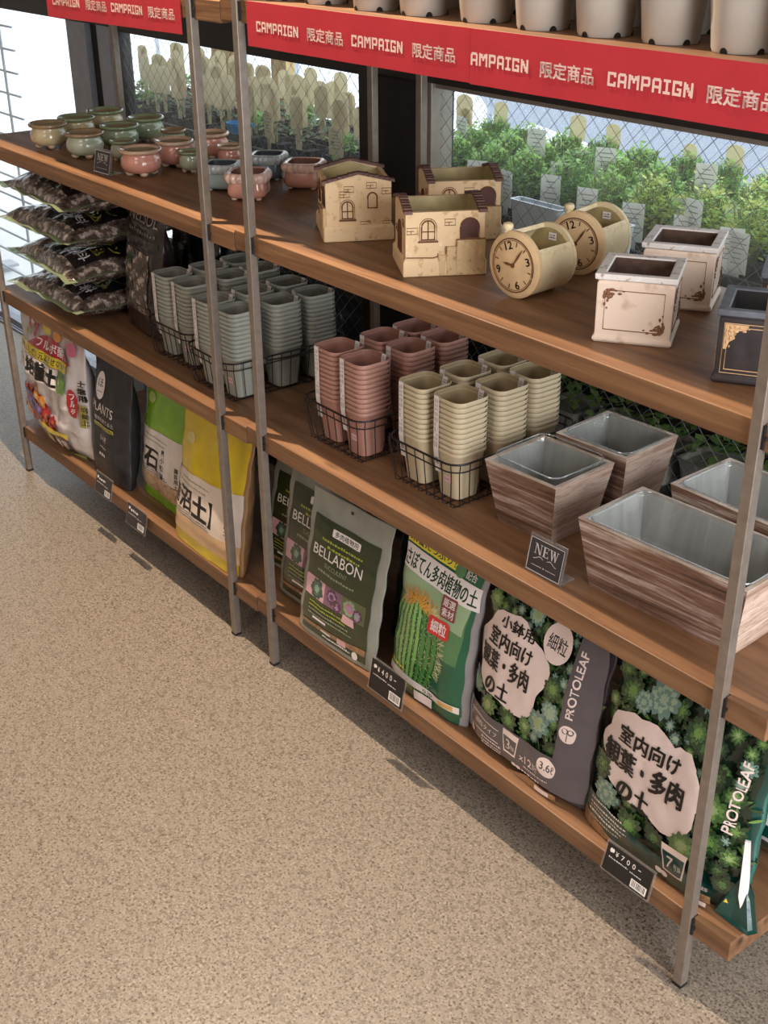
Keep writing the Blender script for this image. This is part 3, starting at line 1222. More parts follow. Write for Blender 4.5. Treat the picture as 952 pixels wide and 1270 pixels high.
def make_clock():
    t = thing('clock_pot', 'x', 'plant pot', group='cream clock shaped pots')
    R0, L = 0.0535, 0.094
    N = 64
    cz = R0
    lo, hi = math.radians(36), math.radians(106)      # opening on the top, angle from +x

    def circ(r, y):
        return [(r * math.cos(2 * PI * j / N), y, cz + r * math.sin(2 * PI * j / N)) for j in range(N)]
    # front disc with rounded edge, back disc, shell with an opening
    m = MB()
    m.loft([circ(R0 - .004, -L / 2), circ(R0, -L / 2 + .003), circ(R0, -L / 2 + .010), circ(R0 - .004, -L / 2 + .0105)], 0)
    m.build('front_disc', M['clock_face'], t, ang=50)
    m = MB()
    m.loft([circ(R0 - .003, L / 2 - .0085), circ(R0, L / 2 - .008), circ(R0, L / 2 - .002), circ(R0 - .003, L / 2)], 0)
    m.build('back_disc', M['clock_body'], t, ang=50)
    m = MB()
    n = 44
    rings = []
    for i in range(n + 1):
        a = hi + (2 * PI - (hi - lo)) * i / n
        c, s = math.cos(a), math.sin(a)
        ro, ri = R0 - .0006, R0 - .0075
        y0, y1 = -L / 2 + .0104, L / 2 - .0084
        rings.append([(ro * c, y0, cz + ro * s), (ro * c, y1, cz + ro * s), (ri * c, y1, cz + ri * s), (ri * c, y0, cz + ri * s)])
    m.loft(rings, 0)
    m.build('shell', M['clock_body'], t, ang=50)
    ri = R0 - .0078
    y0, y1 = -L / 2 + .0108, L / 2 - .0088
    for nm, y in (('front_lining', y0), ('back_lining', y1)):
        m = MB()
        m.poly([(ri * math.cos(2 * PI * j / 40), y, cz + ri * math.sin(2 * PI * j / 40)) for j in range(40)])
        m.build(nm, M['stone_in'], t, smooth=False)
    k = MB()
    k.lathe([(.006, .0), (.0055, .003), (.008, .006), (.009, .010), (.0075, .014), (.003, .016)], 16, 0, (-.021, -L / 2 + .008, cz + R0 * .90))
    k.build('top_knob', M['clock_body'], t)
    P = lambda a, b_, o: Vector((a, -L / 2 - o, cz + b_))
    r = MB()
    for rad, q in ((R0 * .80, .0011), (R0 * .745, .0005)):
        r.tube([(rad * math.cos(2 * PI * j / 48), -L / 2 - .0002, cz + rad * math.sin(2 * PI * j / 48)) for j in range(48)], q, 6, closed=True)
    r.build('face_ring', M['line_brown'], t)
    a = Art()
    rr = R0 * .6
    tilt = math.radians(20)
    first = True
    for h in range(12):
        ang = PI / 2 - h * PI / 6 + tilt
        if h % 3 == 0:
            s = {0: '12', 3: '3', 6: '6', 9: '9'}[h]
            x, y = rr * 1.0 * math.cos(ang), rr * 1.0 * math.sin(ang)
            hw = .0075 if h == 0 else .0040
            a.text(s, x - hw, x + hw, y - .0062, y + .0062, 0, bold=.03, rot=tilt)
        else:
            x, y = rr * 1.08 * math.cos(ang), rr * 1.08 * math.sin(ang)
            c, q = math.cos(ang), math.sin(ang)
            e = .0036
            a.poly([(x - c * e - q * .0009, y - q * e + c * .0009), (x - c * e + q * .0009, y - q * e - c * .0009), (x + c * e + q * .0009, y + q * e - c * .0009), (x + c * e - q * .0009, y + q * e + c * .0009)], 0)
    a.build('numerals', [M['line_brown']], P, t, cell=.03, base=.0004)
    h = MB()
    for ang, ln, wd in ((math.radians(36) + tilt, .034, .0016), (math.radians(155) + tilt, .021, .0022)):
        c, s = math.cos(ang), math.sin(ang)
        pts = [(-.004, .0006), (ln * .6, wd), (ln, 0), (ln * .6, -wd), (-.004, -.0006)]
        h.loft([[P(c * u - s * v, s * u + c * v, .0006) for u, v in pts], [P(c * u - s * v, s * u + c * v, .0018) for u, v in pts]])
    h.loft([[P(.0036 * math.cos(2 * PI * j / 14), .0036 * math.sin(2 * PI * j / 14), o) for j in range(14)] for o in (.0004, .0024)])
    h.build('clock_hands', M['line_brown'], t, smooth=False)
    st = Art()
    st.rect(-.012, .004, -.006, .006, 0)
    st.fine(-.010, .002, .001, .002, 1, 4)
    st.fine(-.010, .002, -.003, .002, 1, 5)
    st.build('price_sticker', [M['barcode_white'], M['ink']], lambda p, q, o: Vector((p + .012, y1 - .0004 - o, cz + q + .033)), t, cell=.05)
    return t


ck = make_clock()
ck.location = (0.6060, 0.1640, ZA)
ck.rotation_euler.z = math.radians(4)
ck['label'] = 'cream clock face pot in the front row right of the house pots'
dup(ck, (0.5720, 0.3330, ZA), math.radians(12), 'cream clock face pot behind the front clock pot')

# ------------------------------------------------------------------ square ornamented pots


def cube_mats(kind):
    if kind == 'cream':
        return dict(body=speckle('pinkish cream antique glaze', (224, 202, 184), (196, 166, 142), (234, 216, 202), 40, rough=.55, vor=False, amount=(.28, .42, .62, .8)),
                    rim=speckle('worn white rim', (224, 218, 214), (160, 140, 126), (236, 232, 230), 90, rough=.55, vor=False, amount=(.3, .42, .6, .75)),
                    line=plain('brown antique line', (120, 78, 54), .7, var=.15), inner=plain('brown clay inside', (86, 64, 52), .8, var=.25, vscale=60), patch=None)
    return dict(body=plain('black brown antique glaze', (46, 39, 40), .5, var=.2, vscale=50),
                rim=plain('slate grey rim', (92, 96, 104), .5, var=.15, vscale=60),
                line=plain('worn gold line', (196, 160, 118), .6, var=.12), inner=plain('black inside', (30, 26, 26), .8, var=.2),
                patch=plain('worn tan patch', (190, 152, 112), .6, var=.12))


def make_cube(kind, group):
    mt = cube_mats(kind)
    t = thing('ornate_square_pot', 'x', 'plant pot', group=group)
    W, H = 0.116, 0.102
    q = W / 2
    S = lambda s, z: [(-q + s, -q + s, z), (q - s, -q + s, z), (q - s, q - s, z), (-q + s, q - s, z)]
    m = MB()
    m.loft([S(.004, 0), S(.001, .004), S(.001, .008), S(.004, .011), S(.0035, H - .014), S(.006, H - .011)], 0, cap1=False)
    m.build('body', mt['body'], t, smooth=False, bevel=.0012)
    m = MB()
    m.loft([S(.006, H - .011), S(.0005, H - .008), S(0, H - .001), S(.001, H), S(.013, H - .0006), S(.0145, H - .003)], 0, cap0=False, cap1=False)
    m.build('rim', mt['rim'], t, smooth=False, bevel=.001)
    m = MB()
    m.loft([S(.0145, H - .003), S(.015, .012)], 0, cap0=False)
    m.build('inside', mt['inner'], t, smooth=False)
    for k in range(4):
        mx = Matrix.Rotation(k * PI / 2, 4, 'Z')
        f = MB()
        y = -q + .0036
        x0, x1, z0, z1 = -q + .016, q - .016, .020, H - .024
        for pts in ([(x0, z0), (x1, z0), (x1, z1), (x0, z1)],):
            f.tube([(a, y, z) for a, z in pts], .0009, 5, closed=True)
        if kind != 'cream':
            f.tube([(a, y, z) for a, z in [(x0 - .005, z0 - .005), (x1 + .005, z0 - .005), (x1 + .005, z1 + .005), (x0 - .005, z1 + .005)]], .0008, 5, closed=True)
        f.xform(mx).build('panel_line', mt['line'], t)
        for (cx, cz_, sx, sz) in ((x0, z1, 1, -1), (x1, z0, -1, 1)):
            o = MB()
            # scroll: leafy lobes along both arms plus a curl at the corner
            for (ux, uz) in ((sx, 0), (0, sz)):
                for i in range(5):
                    d = .004 + i * .0055
                    px, pz = cx + ux * d + sx * .002 * (uz != 0), cz_ + uz * d + sz * .002 * (ux != 0)
                    r = .0034 * (1 - i * .12) * (1.15 if i % 2 else .85)
                    for side in ((-1, 1) if i < 2 else ((-1,) if i % 2 else (1,))):
                        ox, oz = (0, side * r * .9) if ux else (side * r * .9, 0)
                        o.ellipsoid((px + ox, y - .0004, pz + oz), (r * (1.2 if ux else .7), .0016, r * (.7 if ux else 1.2)), 8, 5)
            o.tube([(cx + sx * (.006 + .005 * math.cos(u)), y - .001, cz_ + sz * (.006 + .005 * math.sin(u))) for u in [i * .6 for i in range(9)]], .0011, 6)
            o.xform(mx).build('corner_scroll', mt['line'] if kind == 'cream' else mt['patch'], t)
            if mt['patch']:
                p = MB()
                pts = [(0, 0), (.03, 0), (.028, .006), (.016, .009), (.012, .014), (.014, .019), (.007, .024), (.004, .034), (0, .034)]
                pp = [(cx + sx * a - sx * .004, cz_ + sz * b_ - sz * .004) for a, b_ in pts]
                p.loft([[(a, y + .0002, z) for a, z in pp], [(a, y - .0007, z) for a, z in pp]])
                p.xform(mx).build('worn_patch', mt['patch'], t, smooth=False)
    return t


cc = make_cube('cream', 'cream ornate square pots')
cc.location = (0.8488, 0.1420, ZA); cc.rotation_euler.z = math.radians(33.5)
cc['label'] = 'pinkish cream square pot with scroll corners, in front at the board middle'
dup(cc, (0.7832, 0.3190, ZA), math.radians(30.5), 'pinkish cream square pot with scroll corners, behind the front one by the window')
dk = make_cube('dark', 'dark ornate square pots')
dk.location = (1.0640, 0.1440, ZA); dk.rotation_euler.z = math.radians(31.5)
dk['label'] = 'dark square pot with worn tan scrolls, in front beside the right post'
dup(dk, (0.9990, 0.3230, ZA), math.radians(31.5), 'dark square pot behind the front dark one, cut by the photo edge')

# ------------------------------------------------------------------ soil bags
B = {}


def film(name, rgb, var=0.06, rough=0.26, bump=0.32):
    return plain(name, rgb, rough, var=var, vscale=18, coat=0.9, bump=bump, bscale=26)


def ss(a, b_, x):
    t = max(0.0, min(1.0, (x - a) / (b_ - a)))
    return t * t * (3 - 2 * t)


class Bag:
    def __init__(self, W, H, T, lean=0.05, gusset=True, seal=0.035, seed=0, wrinkle=0.0025, topsag=0.45, narrow=0.05, flare=0.0):
        self.__dict__.update(locals())

    def half(self, u, v):
        q = max(0.0, 1 - abs(u) ** 3.8) ** 0.8
        if self.gusset:
            g = 0.72 + 0.28 * ss(0, .2, v)
        else:
            g = 0.10 + 0.90 * math.sin(PI / 2 * min(1, v / .22)) ** .75
        s0 = self.seal / self.H
        t = min(1.0, max(0.0, (1 - s0 - v) / self.topsag))
        g *= math.sin(PI / 2 * t) ** .85
        return self.T / 2 * q * g

    def pt(self, a, b_, side):
        u = max(-1.0, min(1.0, 2 * a / self.W))
        a = u * self.W / 2
        v = max(0.0, min(1.0, b_ / self.H))
        h = self.half(u, v)
        fill = h / (self.T / 2)
        e = 1 - abs(u) ** 6
        w1 = noise.noise(Vector((a * 17, b_ * 9, self.seed * 3.1 + side)))
        w2 = noise.noise(Vector((a * 42 + b_ * 12, b_ * 26, self.seed * 5.7 + side)))
        w3 = noise.noise(Vector((a * 8, b_ * 60, self.seed * 1.7 + side)))
        edge = ss(.55, .95, abs(u))
        wr = self.wrinkle * (w1 * 1.4 + w2 * .32 + w3 * (0.3 + .9 * edge)) * e
        x = a * (1 - self.narrow * ss(.05, .5, v) * ss(1.0, .55, v)) + self.flare * u * (1 - v) ** 3
        x += .0016 * math.sin(v * 31 + self.seed) * edge * (1 if u > 0 else -1)
        mid = self.wrinkle * .8 * noise.noise(Vector((a * 9, b_ * 11, self.seed + 40)))
        y = side * (h * (.6 if side < 0 else 1.4) + .0009) + wr * (.35 + .65 * fill) * (1 if side > 0 else -1) * -1 + mid * (1 - fill)
        y += self.lean * (v ** 1.15)
        z = b_
        if not self.gusset:
            z += .010 * (1 - u * u) * 0 + .012 * abs(u) ** 3 * (1 - ss(0, .2, v))
        z += .003 * noise.noise(Vector((a * 12, self.seed, 3))) * ss(.7, 1, v)
        return Vector((x, y, z + 0.0004))

    def P(self, a, b_, off):
        e = .0015
        p = self.pt(a, b_, -1)
        n = (self.pt(a + e, b_, -1) - self.pt(a - e, b_, -1)).cross(self.pt(a, b_ + e, -1) - self.pt(a, b_ - e, -1))
        if n.length < 1e-12:
            n = Vector((0, -1, 0))
        n.normalize()
        if n.y > 0:
            n = -n
        r = p + n * off
        r.z = max(r.z, .0006)
        return r

    def body(self, mats, paint, parent, nx=68, nz=84):
        m = MB()
        bm = m.bm
        us = [math.sin(PI / 2 * (-1 + 2 * i / nx)) * .35 + (-1 + 2 * i / nx) * .65 for i in range(nx + 1)]
        F, K = [], []
        for j in range(nz + 1):
            b_ = self.H * j / nz
            F.append([bm.verts.new(self.pt(u * self.W / 2, b_, -1)) for u in us])
            K.append([bm.verts.new(self.pt(u * self.W / 2, b_, 1)) for u in us])
        def mk(vs, a, b_, s):
            f = bm.faces.new(vs)
            f.material_index = paint(a, b_, s)
        for j in range(nz):
            bb = self.H * (j + .5) / nz
            for i in range(nx):
                aa = (us[i] + us[i + 1]) / 2 * self.W / 2
                mk((F[j][i], F[j][i + 1], F[j + 1][i + 1], F[j + 1][i]), aa, bb, -1)
                mk((K[j][i + 1], K[j][i], K[j + 1][i], K[j + 1][i + 1]), aa, bb, 1)
            mk((K[j][0], F[j][0], F[j + 1][0], K[j + 1][0]), -self.W / 2, bb, 0)
            mk((F[j][nx], K[j][nx], K[j + 1][nx], F[j + 1][nx]), self.W / 2, bb, 0)
        for i in range(nx):
            aa = (us[i] + us[i + 1]) / 2 * self.W / 2
            mk((K[0][i], K[0][i + 1], F[0][i + 1], F[0][i]), aa, 0, 2)
            mk((F[nz][i], F[nz][i + 1], K[nz][i + 1], K[nz][i]), aa, self.H, 2)
        return m.build('film', mats, parent, ang=70, recalc=False)


def bag(name, label, x, yfront, z, shape, mats, paint, art=None, rotz=0.0, group=None):
    t = thing(name, label, 'soil bag', (x, yfront + shape.T * .3 + .002, z), rotz, group)
    shape.body(mats, paint, t)
    if art:
        a, am = art
        a.build('front_print', am, shape.P, t)
    return t


INK = plain('print black', (20, 17, 17), .4, var=0, coat=.2)
WHT = plain('print white', (232, 222, 220), .35, var=0, coat=.4)
CRM = plain('print warm white', (234, 212, 206), .3, var=.02, coat=.8, bump=.25, bscale=26)
GR = [film('leaf deep green', (38, 66, 34)), film('leaf mid green', (72, 104, 56)), film('leaf bright green', (106, 140, 70)), film('leaf pale green', (146, 166, 112)),
      film('leaf blue green', (104, 134, 124)), film('leaf grey green', (150, 170, 146)), film('leaf purple', (110, 82, 92)), film('leaf dark print', (26, 42, 28))]  # last tone is the dark printed foliage behind the leaves
# indices used by the plant-photo bags
PM = [INK, CRM] + GR      # 0 ink, 1 cream, 2.. greens
TEAL = film('dark teal film', (14, 62, 56))
TEAL2 = film('teal film', (24, 96, 84))
GREY = film('charcoal film', (84, 76, 82))
SOIL = speckle('tan soil seen through film', (150, 112, 78), (92, 62, 40), (196, 160, 120), 160, rough=.3, coat=.5)


def succulents(a, W, H, y0, y1, hole, seed, mask=None):
    """rosettes and leaf clumps round a pale centre panel"""
    q = random.Random(seed)
    sets = [(2, 3, 4), (2, 3, 4, 5), (9, 6, 7), (9, 2, 3), (2, 3, 3, 4), (2, 6, 7)]
    # base of dark foliage
    n = 26
    a.poly([(-W * .5, y0 + .01), (W * .15, y0), (W * .44, y0 + .03), (W * .46, y1 - .02), (W * .3, y1), (-W * .5, y1)], 9)
    for i in range(44):
        x, y = q.uniform(-W * .46, W * .42), q.uniform(y0 + .01, y1 - .008)
        a.clump(x, y, .026, .024, 22, .019, (2, 3, 2, 9, 2, 4), seed * 50 + i, .26)
    spots = []
    for i in range(260):
        x, y = q.uniform(-W * .45, W * .42), q.uniform(y0 + .012, y1 - .012)
        r = q.uniform(.012, .021)
        if hole and ((x - hole[0]) / (hole[2] - .004)) ** 2 + ((y - hole[1]) / (hole[3] - .004)) ** 2 < 1:
            continue
        if any((x - p) ** 2 + (y - s) ** 2 < (.62 * (r + t)) ** 2 for p, s, t in spots):
            continue
        spots.append((x, y, r))
    for i, (x, y, r) in enumerate(spots):
        a.rosette(x, y, r, q.choice(sets), q.choice((8, 9, 10, 11)), seed * 99 + i, q.choice((.26, .32, .40)))


def three_pot(a, x, y, s, num, white, dark):
    """the little pot outline with a number in it"""
    a.poly([(x - s, y + s), (x + s, y + s), (x + s * .72, y - s), (x - s * .72, y - s)], white)
    a.poly([(x - s * .84, y + s * .55), (x + s * .84, y + s * .55), (x + s * .6, y - s * .86), (x - s * .6, y - s * .86)], dark)
    a.text(num, x - s * .42, x + s * .05, y - s * .6, y + s * .35, white, bold=.01)
    a.text('号鉢', x + s * .12, x + s * .6, y - s * .5, y + s * .05, white)


# ---- grey bag, small-pot soil
def art_small_pot(W, H):
    a = Art()
    succulents(a, W, H, .070, H - .012, (-.050, .195, .088, .080), 3)
    a.ell(-.052, .198, .090, .080, 1, 40, wob=.22, seed=2)
    a.ell(-.090, .225, .036, .040, 1, 20, wob=.2, seed=5)
    a.ell(-.020, .160, .045, .045, 1, 20, wob=.2, seed=8)
    for i, (x, y) in enumerate(((-.120, .288), (-.02, .300), (.058, .205), (-.128, .120), (-.085, .100), (.040, .132), (-.030, .098), (.062, .165), (.010, .110))):
        a.rosette(x, y, (.02, .02, .022, .02, .022, .027, .022, .02, .018)[i], ((3, 4, 5), (6, 7, 5), (2, 3, 4), (6, 7, 7))[i % 4], 11, 70 + i, .34)
    a.text('小鉢用', -.092, -.010, .252, .274, 0, .05)
    a.text('室内向け', -.113, -.003, .214, .244, 0, .06)
    a.text('観葉・多肉', -.128, .000, .170, .208, 0, .07)
    a.text('の土', -.103, -.044, .124, .158, 0, .07)
    a.ell(.041, .276, .033, .034, 1, 26)
    a.text('細粒', .018, .064, .262, .288, 0, .02)
    a.poly([(.080, .02), (W / 2 - .004, .02), (W / 2 - .004, H - .03), (.086, H - .03)], 10)
    a.text('PROTOLEAF', .040, .158, .2220, .2360, 1, .035, rot=PI / 2)
    a.ell(.100, .142, .015, .017, 1, 24)
    for cx in (.095, .105):
        for r, mi in ((.0058, 10), (.0038, 1)):
            a.ell(cx, .146, r, r, mi, 16)
    a.rect(.0992, .1008, .128, .145, 10)
    a.poly([(-W / 2 + .006, .022), (.095, .022), (.088, .086), (.02, .084), (-.06, .082), (-W / 2 + .006, .086)], 10)
    a.text('細粒タイプ', -.112, -.054, .049, .060, 1, .0, rot=-.04)
    a.rect(-.126, -.050, .067, .0683, 1, rot=-.04)
    a.rect(-.122, -.048, .041, .0423, 1, rot=-.04)
    three_pot(a, -.018, .058, .021, '3', 1, 10)
    a.text('x12', .008, .042, .042, .058, 1, .02)
    a.text('鉢分', .044, .056, .042, .058, 1, .0)
    a.ell(.072, .064, .018, .017, 1, 24)
    a.text('3.6', .060, .079, .057, .070, 10, .03)
    a.text('ℓ', .080, .086, .057, .070, 10, .02)
    for i in range(3):
        a.fine(-.090, -.04, .034 - i * .0065, .0032, 1, i)
    a.fine(.02, .075, .034, .003, 1, 31)
    a.ell(-.004, .024, .006, .0045, 1, 14); a.ell(.006, .024, .006, .0045, 1, 14)
    a.fine(.014, .06, .022, .005, 1, 33)
    a.ell(-.118, .034, .005, .008, 1, 14)
    a.poly([(-.02, .003), (.095, .003), (.095, .016), (.03, .019)], 11)
    a.rect(.050, .080, .004, .014, 1)
    return a, PM + [GREY, SOIL]


def paint0(a, b_, s):
    return 0


W, H = .288, .356
shp = Bag(W, H, .085, lean=.050, gusset=True, seed=2, wrinkle=.0036, narrow=.03)
bag('soil_bag', 'charcoal soil bag with pale centre panel and succulents, right of the cactus bag', .763, .034, ZB, shp, [GREY], paint0, art_small_pot(W, H), rotz=-.02)


# ---- green bag beside the right post
def art_indoor(W, H):
    a = Art()
    succulents(a, W, H, .040, H - .030, (-.035, .170, .098, .076), 8)
    a.ell(-.040, .170, .096, .074, 1, 40, wob=.2, seed=9)
    a.ell(-.085, .205, .044, .042, 1, 20, wob=.2, seed=4)
    a.ell(.010, .140, .050, .050, 1, 20, wob=.2, seed=7)
    a.ell(.020, .200, .034, .036, 1, 20, wob=.2, seed=17)
    for i, (x, y) in enumerate(((-.102, .272), (-.045, .286), (.030, .268), (.078, .225), (.085, .175), (-.128, .130), (-.105, .085), (-.05, .062), (.0, .070), (.05, .088), (.09, .12), (-.075, .268))):
        a.rosette(x, y, (.028, .031, .024, .024, .026, .024, .026, .026, .022, .026, .024, .02)[i], ((2, 3, 4), (6, 7, 6, 7), (2, 3, 4), (9, 2, 3), (3, 4, 5))[i % 5], 12, 170 + i, .32)
    a.text('室内向け', -.101, .020, .192, .221, 0, .06)
    a.text('観葉・多肉', -.123, .036, .146, .185, 0, .08)
    a.text('の土', -.086, -.018, .098, .134, 0, .08)
    a.poly([(-W / 2 + .004, .012), (.095, .008), (.095, .050), (.0, .044), (-W / 2 + .004, .072)], 10)
    a.text('PROTOLEAF', .056, .172, .2005, .2155, 1, .035, rot=PI / 2 - .06)
    three_pot(a, .041, .052, .024, '7', 1, 10)
    for i in range(5):
        a.fine(-.132, -.06 + .01 * math.sin(i), .058 - i * .0085, .0034, 1, 60 + i)
    a.ell(.016, .018, .007, .005, 1, 14); a.ell(.027, .018, .007, .005, 1, 14)
    a.poly([(-.14, .004), (-.06, .002), (-.08, .012), (-.14, .030)], 11)
    a.poly([(.075, .014), (.105, .014), (.105, .028), (.075, .026)], 11)
    a.rect(.070, .100, .003, .012, 1)
    a.text('園芸', .076, .100, .034, .043, 1)
    a.poly([(.122, .030), (.128, .030), (.125, .037)], 12)
    return a, PM + [TEAL, SOIL, film('yellow mark', (222, 196, 60))]


W, H = .300, .360
shp = Bag(W, H, .100, lean=.045, gusset=True, seed=6, wrinkle=.0040, narrow=.02, flare=.006)
greenbag = bag('soil_bag', 'dark green soil bag with pale centre panel and succulents, behind the right front post', 1.071, .036, ZB, shp,
               [TEAL, TEAL2], lambda a, b_, s: 1 if (a > .146 and s != 1) else 0, art_indoor(W, H), rotz=.02)
m = MB()   # pale bottom gusset fold on its right side
pts = [(.143, -.016, .150), (.150, -.012, .150), (.156, -.010, .09), (.163, -.012, .03), (.160, -.020, .012), (.150, -.022, .05)]
m.loft([[Vector(p) for p in pts], [Vector((p[0] - .002, p[1] + .004, p[2])) for p in pts]])
m.build('pale_fold', WHT, greenbag, smooth=False)
m = MB()
pts = [(.120, -.032, .004), (.182, -.034, .002), (.190, -.020, .004), (.170, -.010, .05), (.148, -.010, .09)]
m.loft([[Vector(p) for p in pts], [Vector((p[0] - .004, p[1] + .006, p[2] + .002)) for p in pts]])
m.build('bottom_seal', TEAL, greenbag, smooth=False)


# ---- cactus bag
def art_cactus(W, H):
    a = Art()
    a.rect(-W / 2 + .004, W / 2 - .012, .02, H - .01, 3)          # green ground
    a.poly([(-W / 2 + .004, .12), (W / 2 - .03, .12), (W / 2 - .02, .245), (-W / 2 + .004, .262)], 4)
    a.poly([(-W / 2 + .004, .205), (W / 2 - .03, .18), (W / 2 - .02, .245), (-W / 2 + .004, .262)], 5)
    # barrel with ribs
    cx, cy, rx, ry = -.040, .116, .076, .100
    a.ell(cx, cy, rx, ry, 6, 36)
    for k in range(9):
        u0 = -1 + 2 * k / 9
        u1 = -1 + 2 * (k + .55) / 9
        pts = []
        nn = 12
        for i in range(nn + 1):
            v = -1 + 2 * i / nn
            c = math.sqrt(max(0, 1 - v * v)) ** .8
            bend = .25 * (1 - v) * .4
            pts.append((cx + rx * u0 * c * .98 + .012 * (v > 0) * v * 0, cy + ry * v * .98))
        for i in range(nn, -1, -1):
            v = -1 + 2 * i / nn
            c = math.sqrt(max(0, 1 - v * v)) ** .8
            pts.append((cx + rx * u1 * c * .98, cy + ry * v * .98))
        a.poly(pts, 7 if k < 6 else 8)
        a.layer += 1
        q = random.Random(k)
        for i in range(20):
            v = -.9 + 1.75 * i / 19
            c = math.sqrt(max(0, 1 - v * v)) ** .8
            x, y = cx + rx * (u1 + .05) * c, cy + ry * v
            for s in range(2):
                an = q.uniform(0, 6.28)
                a.leaf(x, y, an, .0085, .0007, 9, True)
    # golden crown of spines
    q = random.Random(4)
    for i in range(170):
        if i % 40 == 0:
            a.layer += 1
        x = cx + q.uniform(-.046, .050)
        y = cy + ry * (.92 + q.uniform(-.14, .06)) - abs(x - cx) * .34
        a.leaf(x, y, q.uniform(.2, 2.9), q.uniform(.012, .028), .0016, q.choice((10, 10, 11)), True)
    for i in range(60):
        if i % 30 == 0:
            a.layer += 1
        an = q.uniform(-.5, 1.2)
        a.leaf(cx + rx * .94 * math.cos(an), cy + ry * .94 * math.sin(an), an + q.uniform(-.7, .7), .022, .0012, 9, True)
    # title band
    a.poly([(-W / 2 + .004, .250), (W / 2 - .006, .238), (W / 2 - .006, .282), (-W / 2 + .004, .294)], 1)
    a.text('さぼてん多肉植物の土', -W / 2 + .008, W / 2 - .012, .249, .282, 0, .06, rot=-.05)
    a.poly([(-W / 2 + .004, .297), (.035, .291), (.035, .313), (-W / 2 + .004, .320)], 12)
    a.text('栄養たっぷり！', -W / 2 + .010, .030, .297, .313, 0, .04, rot=-.04)
    a.ell(.046, .296, .014, .013, 4, 20)
    a.text('配合', .062, .088, .288, .303, 1, .02, rot=-.04)
    # red tags
    a.rrect(.022, .062, .200, .244, .003, 14)
    a.text('厳選', .026, .058, .224, .240, 1, .02)
    a.text('素材', .026, .058, .204, .221, 1, .02)
    a.rrect(-.004, .054, .158, .194, .008, 13)
    a.text('細粒', .004, .046, .164, .188, 1, .04)
    a.text('www.', -.08, -.05, .040, .049, 12, .0)
    a.fine(-.098, -.052, .053, .006, 12, 2)
    a.poly([(-W / 2 + .01, .032), (W / 2 - .016, .026), (W / 2 - .016, .040), (-W / 2 + .01, .048)], 1)
    a.text('o.jp', .004, .032, .028, .041, 0, .03)
    a.rect(.050, .085, .028, .039, 11)
    a.rect(-.02, .03, .004, .024, 1)
    return a, [film('dark print green', (16, 62, 46), var=0), WHT, INK, film('bag green', (22, 92, 64)), film('meadow green', (84, 130, 84)), film('pale meadow', (150, 176, 138)),
               film('cactus green', (30, 88, 38)), film('cactus rib light', (126, 186, 96)), film('cactus rib mid', (70, 132, 58)), film('pale spines', (206, 212, 160), var=0), film('golden spines', (206, 142, 46), var=0),
               film('tan spines', (216, 170, 96), var=0), film('yellow print', (232, 214, 60), var=0), film('red tag', (206, 44, 46), var=0), film('maroon tag', (128, 56, 62), var=0)]


SILVER = film('silver grey film edge', (150, 146, 150), rough=.2)
GRN = film('bag green film', (20, 88, 66))
W, H = .226, .345
shp = Bag(W, H, .075, lean=.052, gusset=True, seed=12, wrinkle=.004, narrow=.04)
bag('cactus_soil_bag', 'green cactus soil bag with a barrel cactus picture, behind the 400 price card', .492, .028, ZB, shp,
    [GRN, SILVER], lambda a, b_, s: 1 if (a > W / 2 - .014) else 0, art_cactus(W, H), rotz=.01)


def art_volume():
    a = Art()
    a.text('2', .056, .084, .205, .245, 0, .0)
    a.text('20', .046, .090, .140, .180, 0, .0)
    a.text('0', .058, .084, .080, .118, 0, .0)
    a.rect(.03, .09, .262, .285, 0)
    a.fine(.02, .09, .300, .006, 1, 3)
    a.fine(.02, .09, .312, .006, 1, 4)
    return a, [film('pale print', (170, 190, 186), var=0), film('lime print', (150, 190, 60), var=0)]


shp = Bag(.215, .345, .075, lean=.045, gusset=True, seed=15, wrinkle=.004)
bag('soil_bag', 'dark teal soil bag with pale numerals tucked behind the cactus bag', .360, .132, ZB, shp, [film('deep teal film', (12, 58, 54))], paint0, art_volume(), rotz=.05)


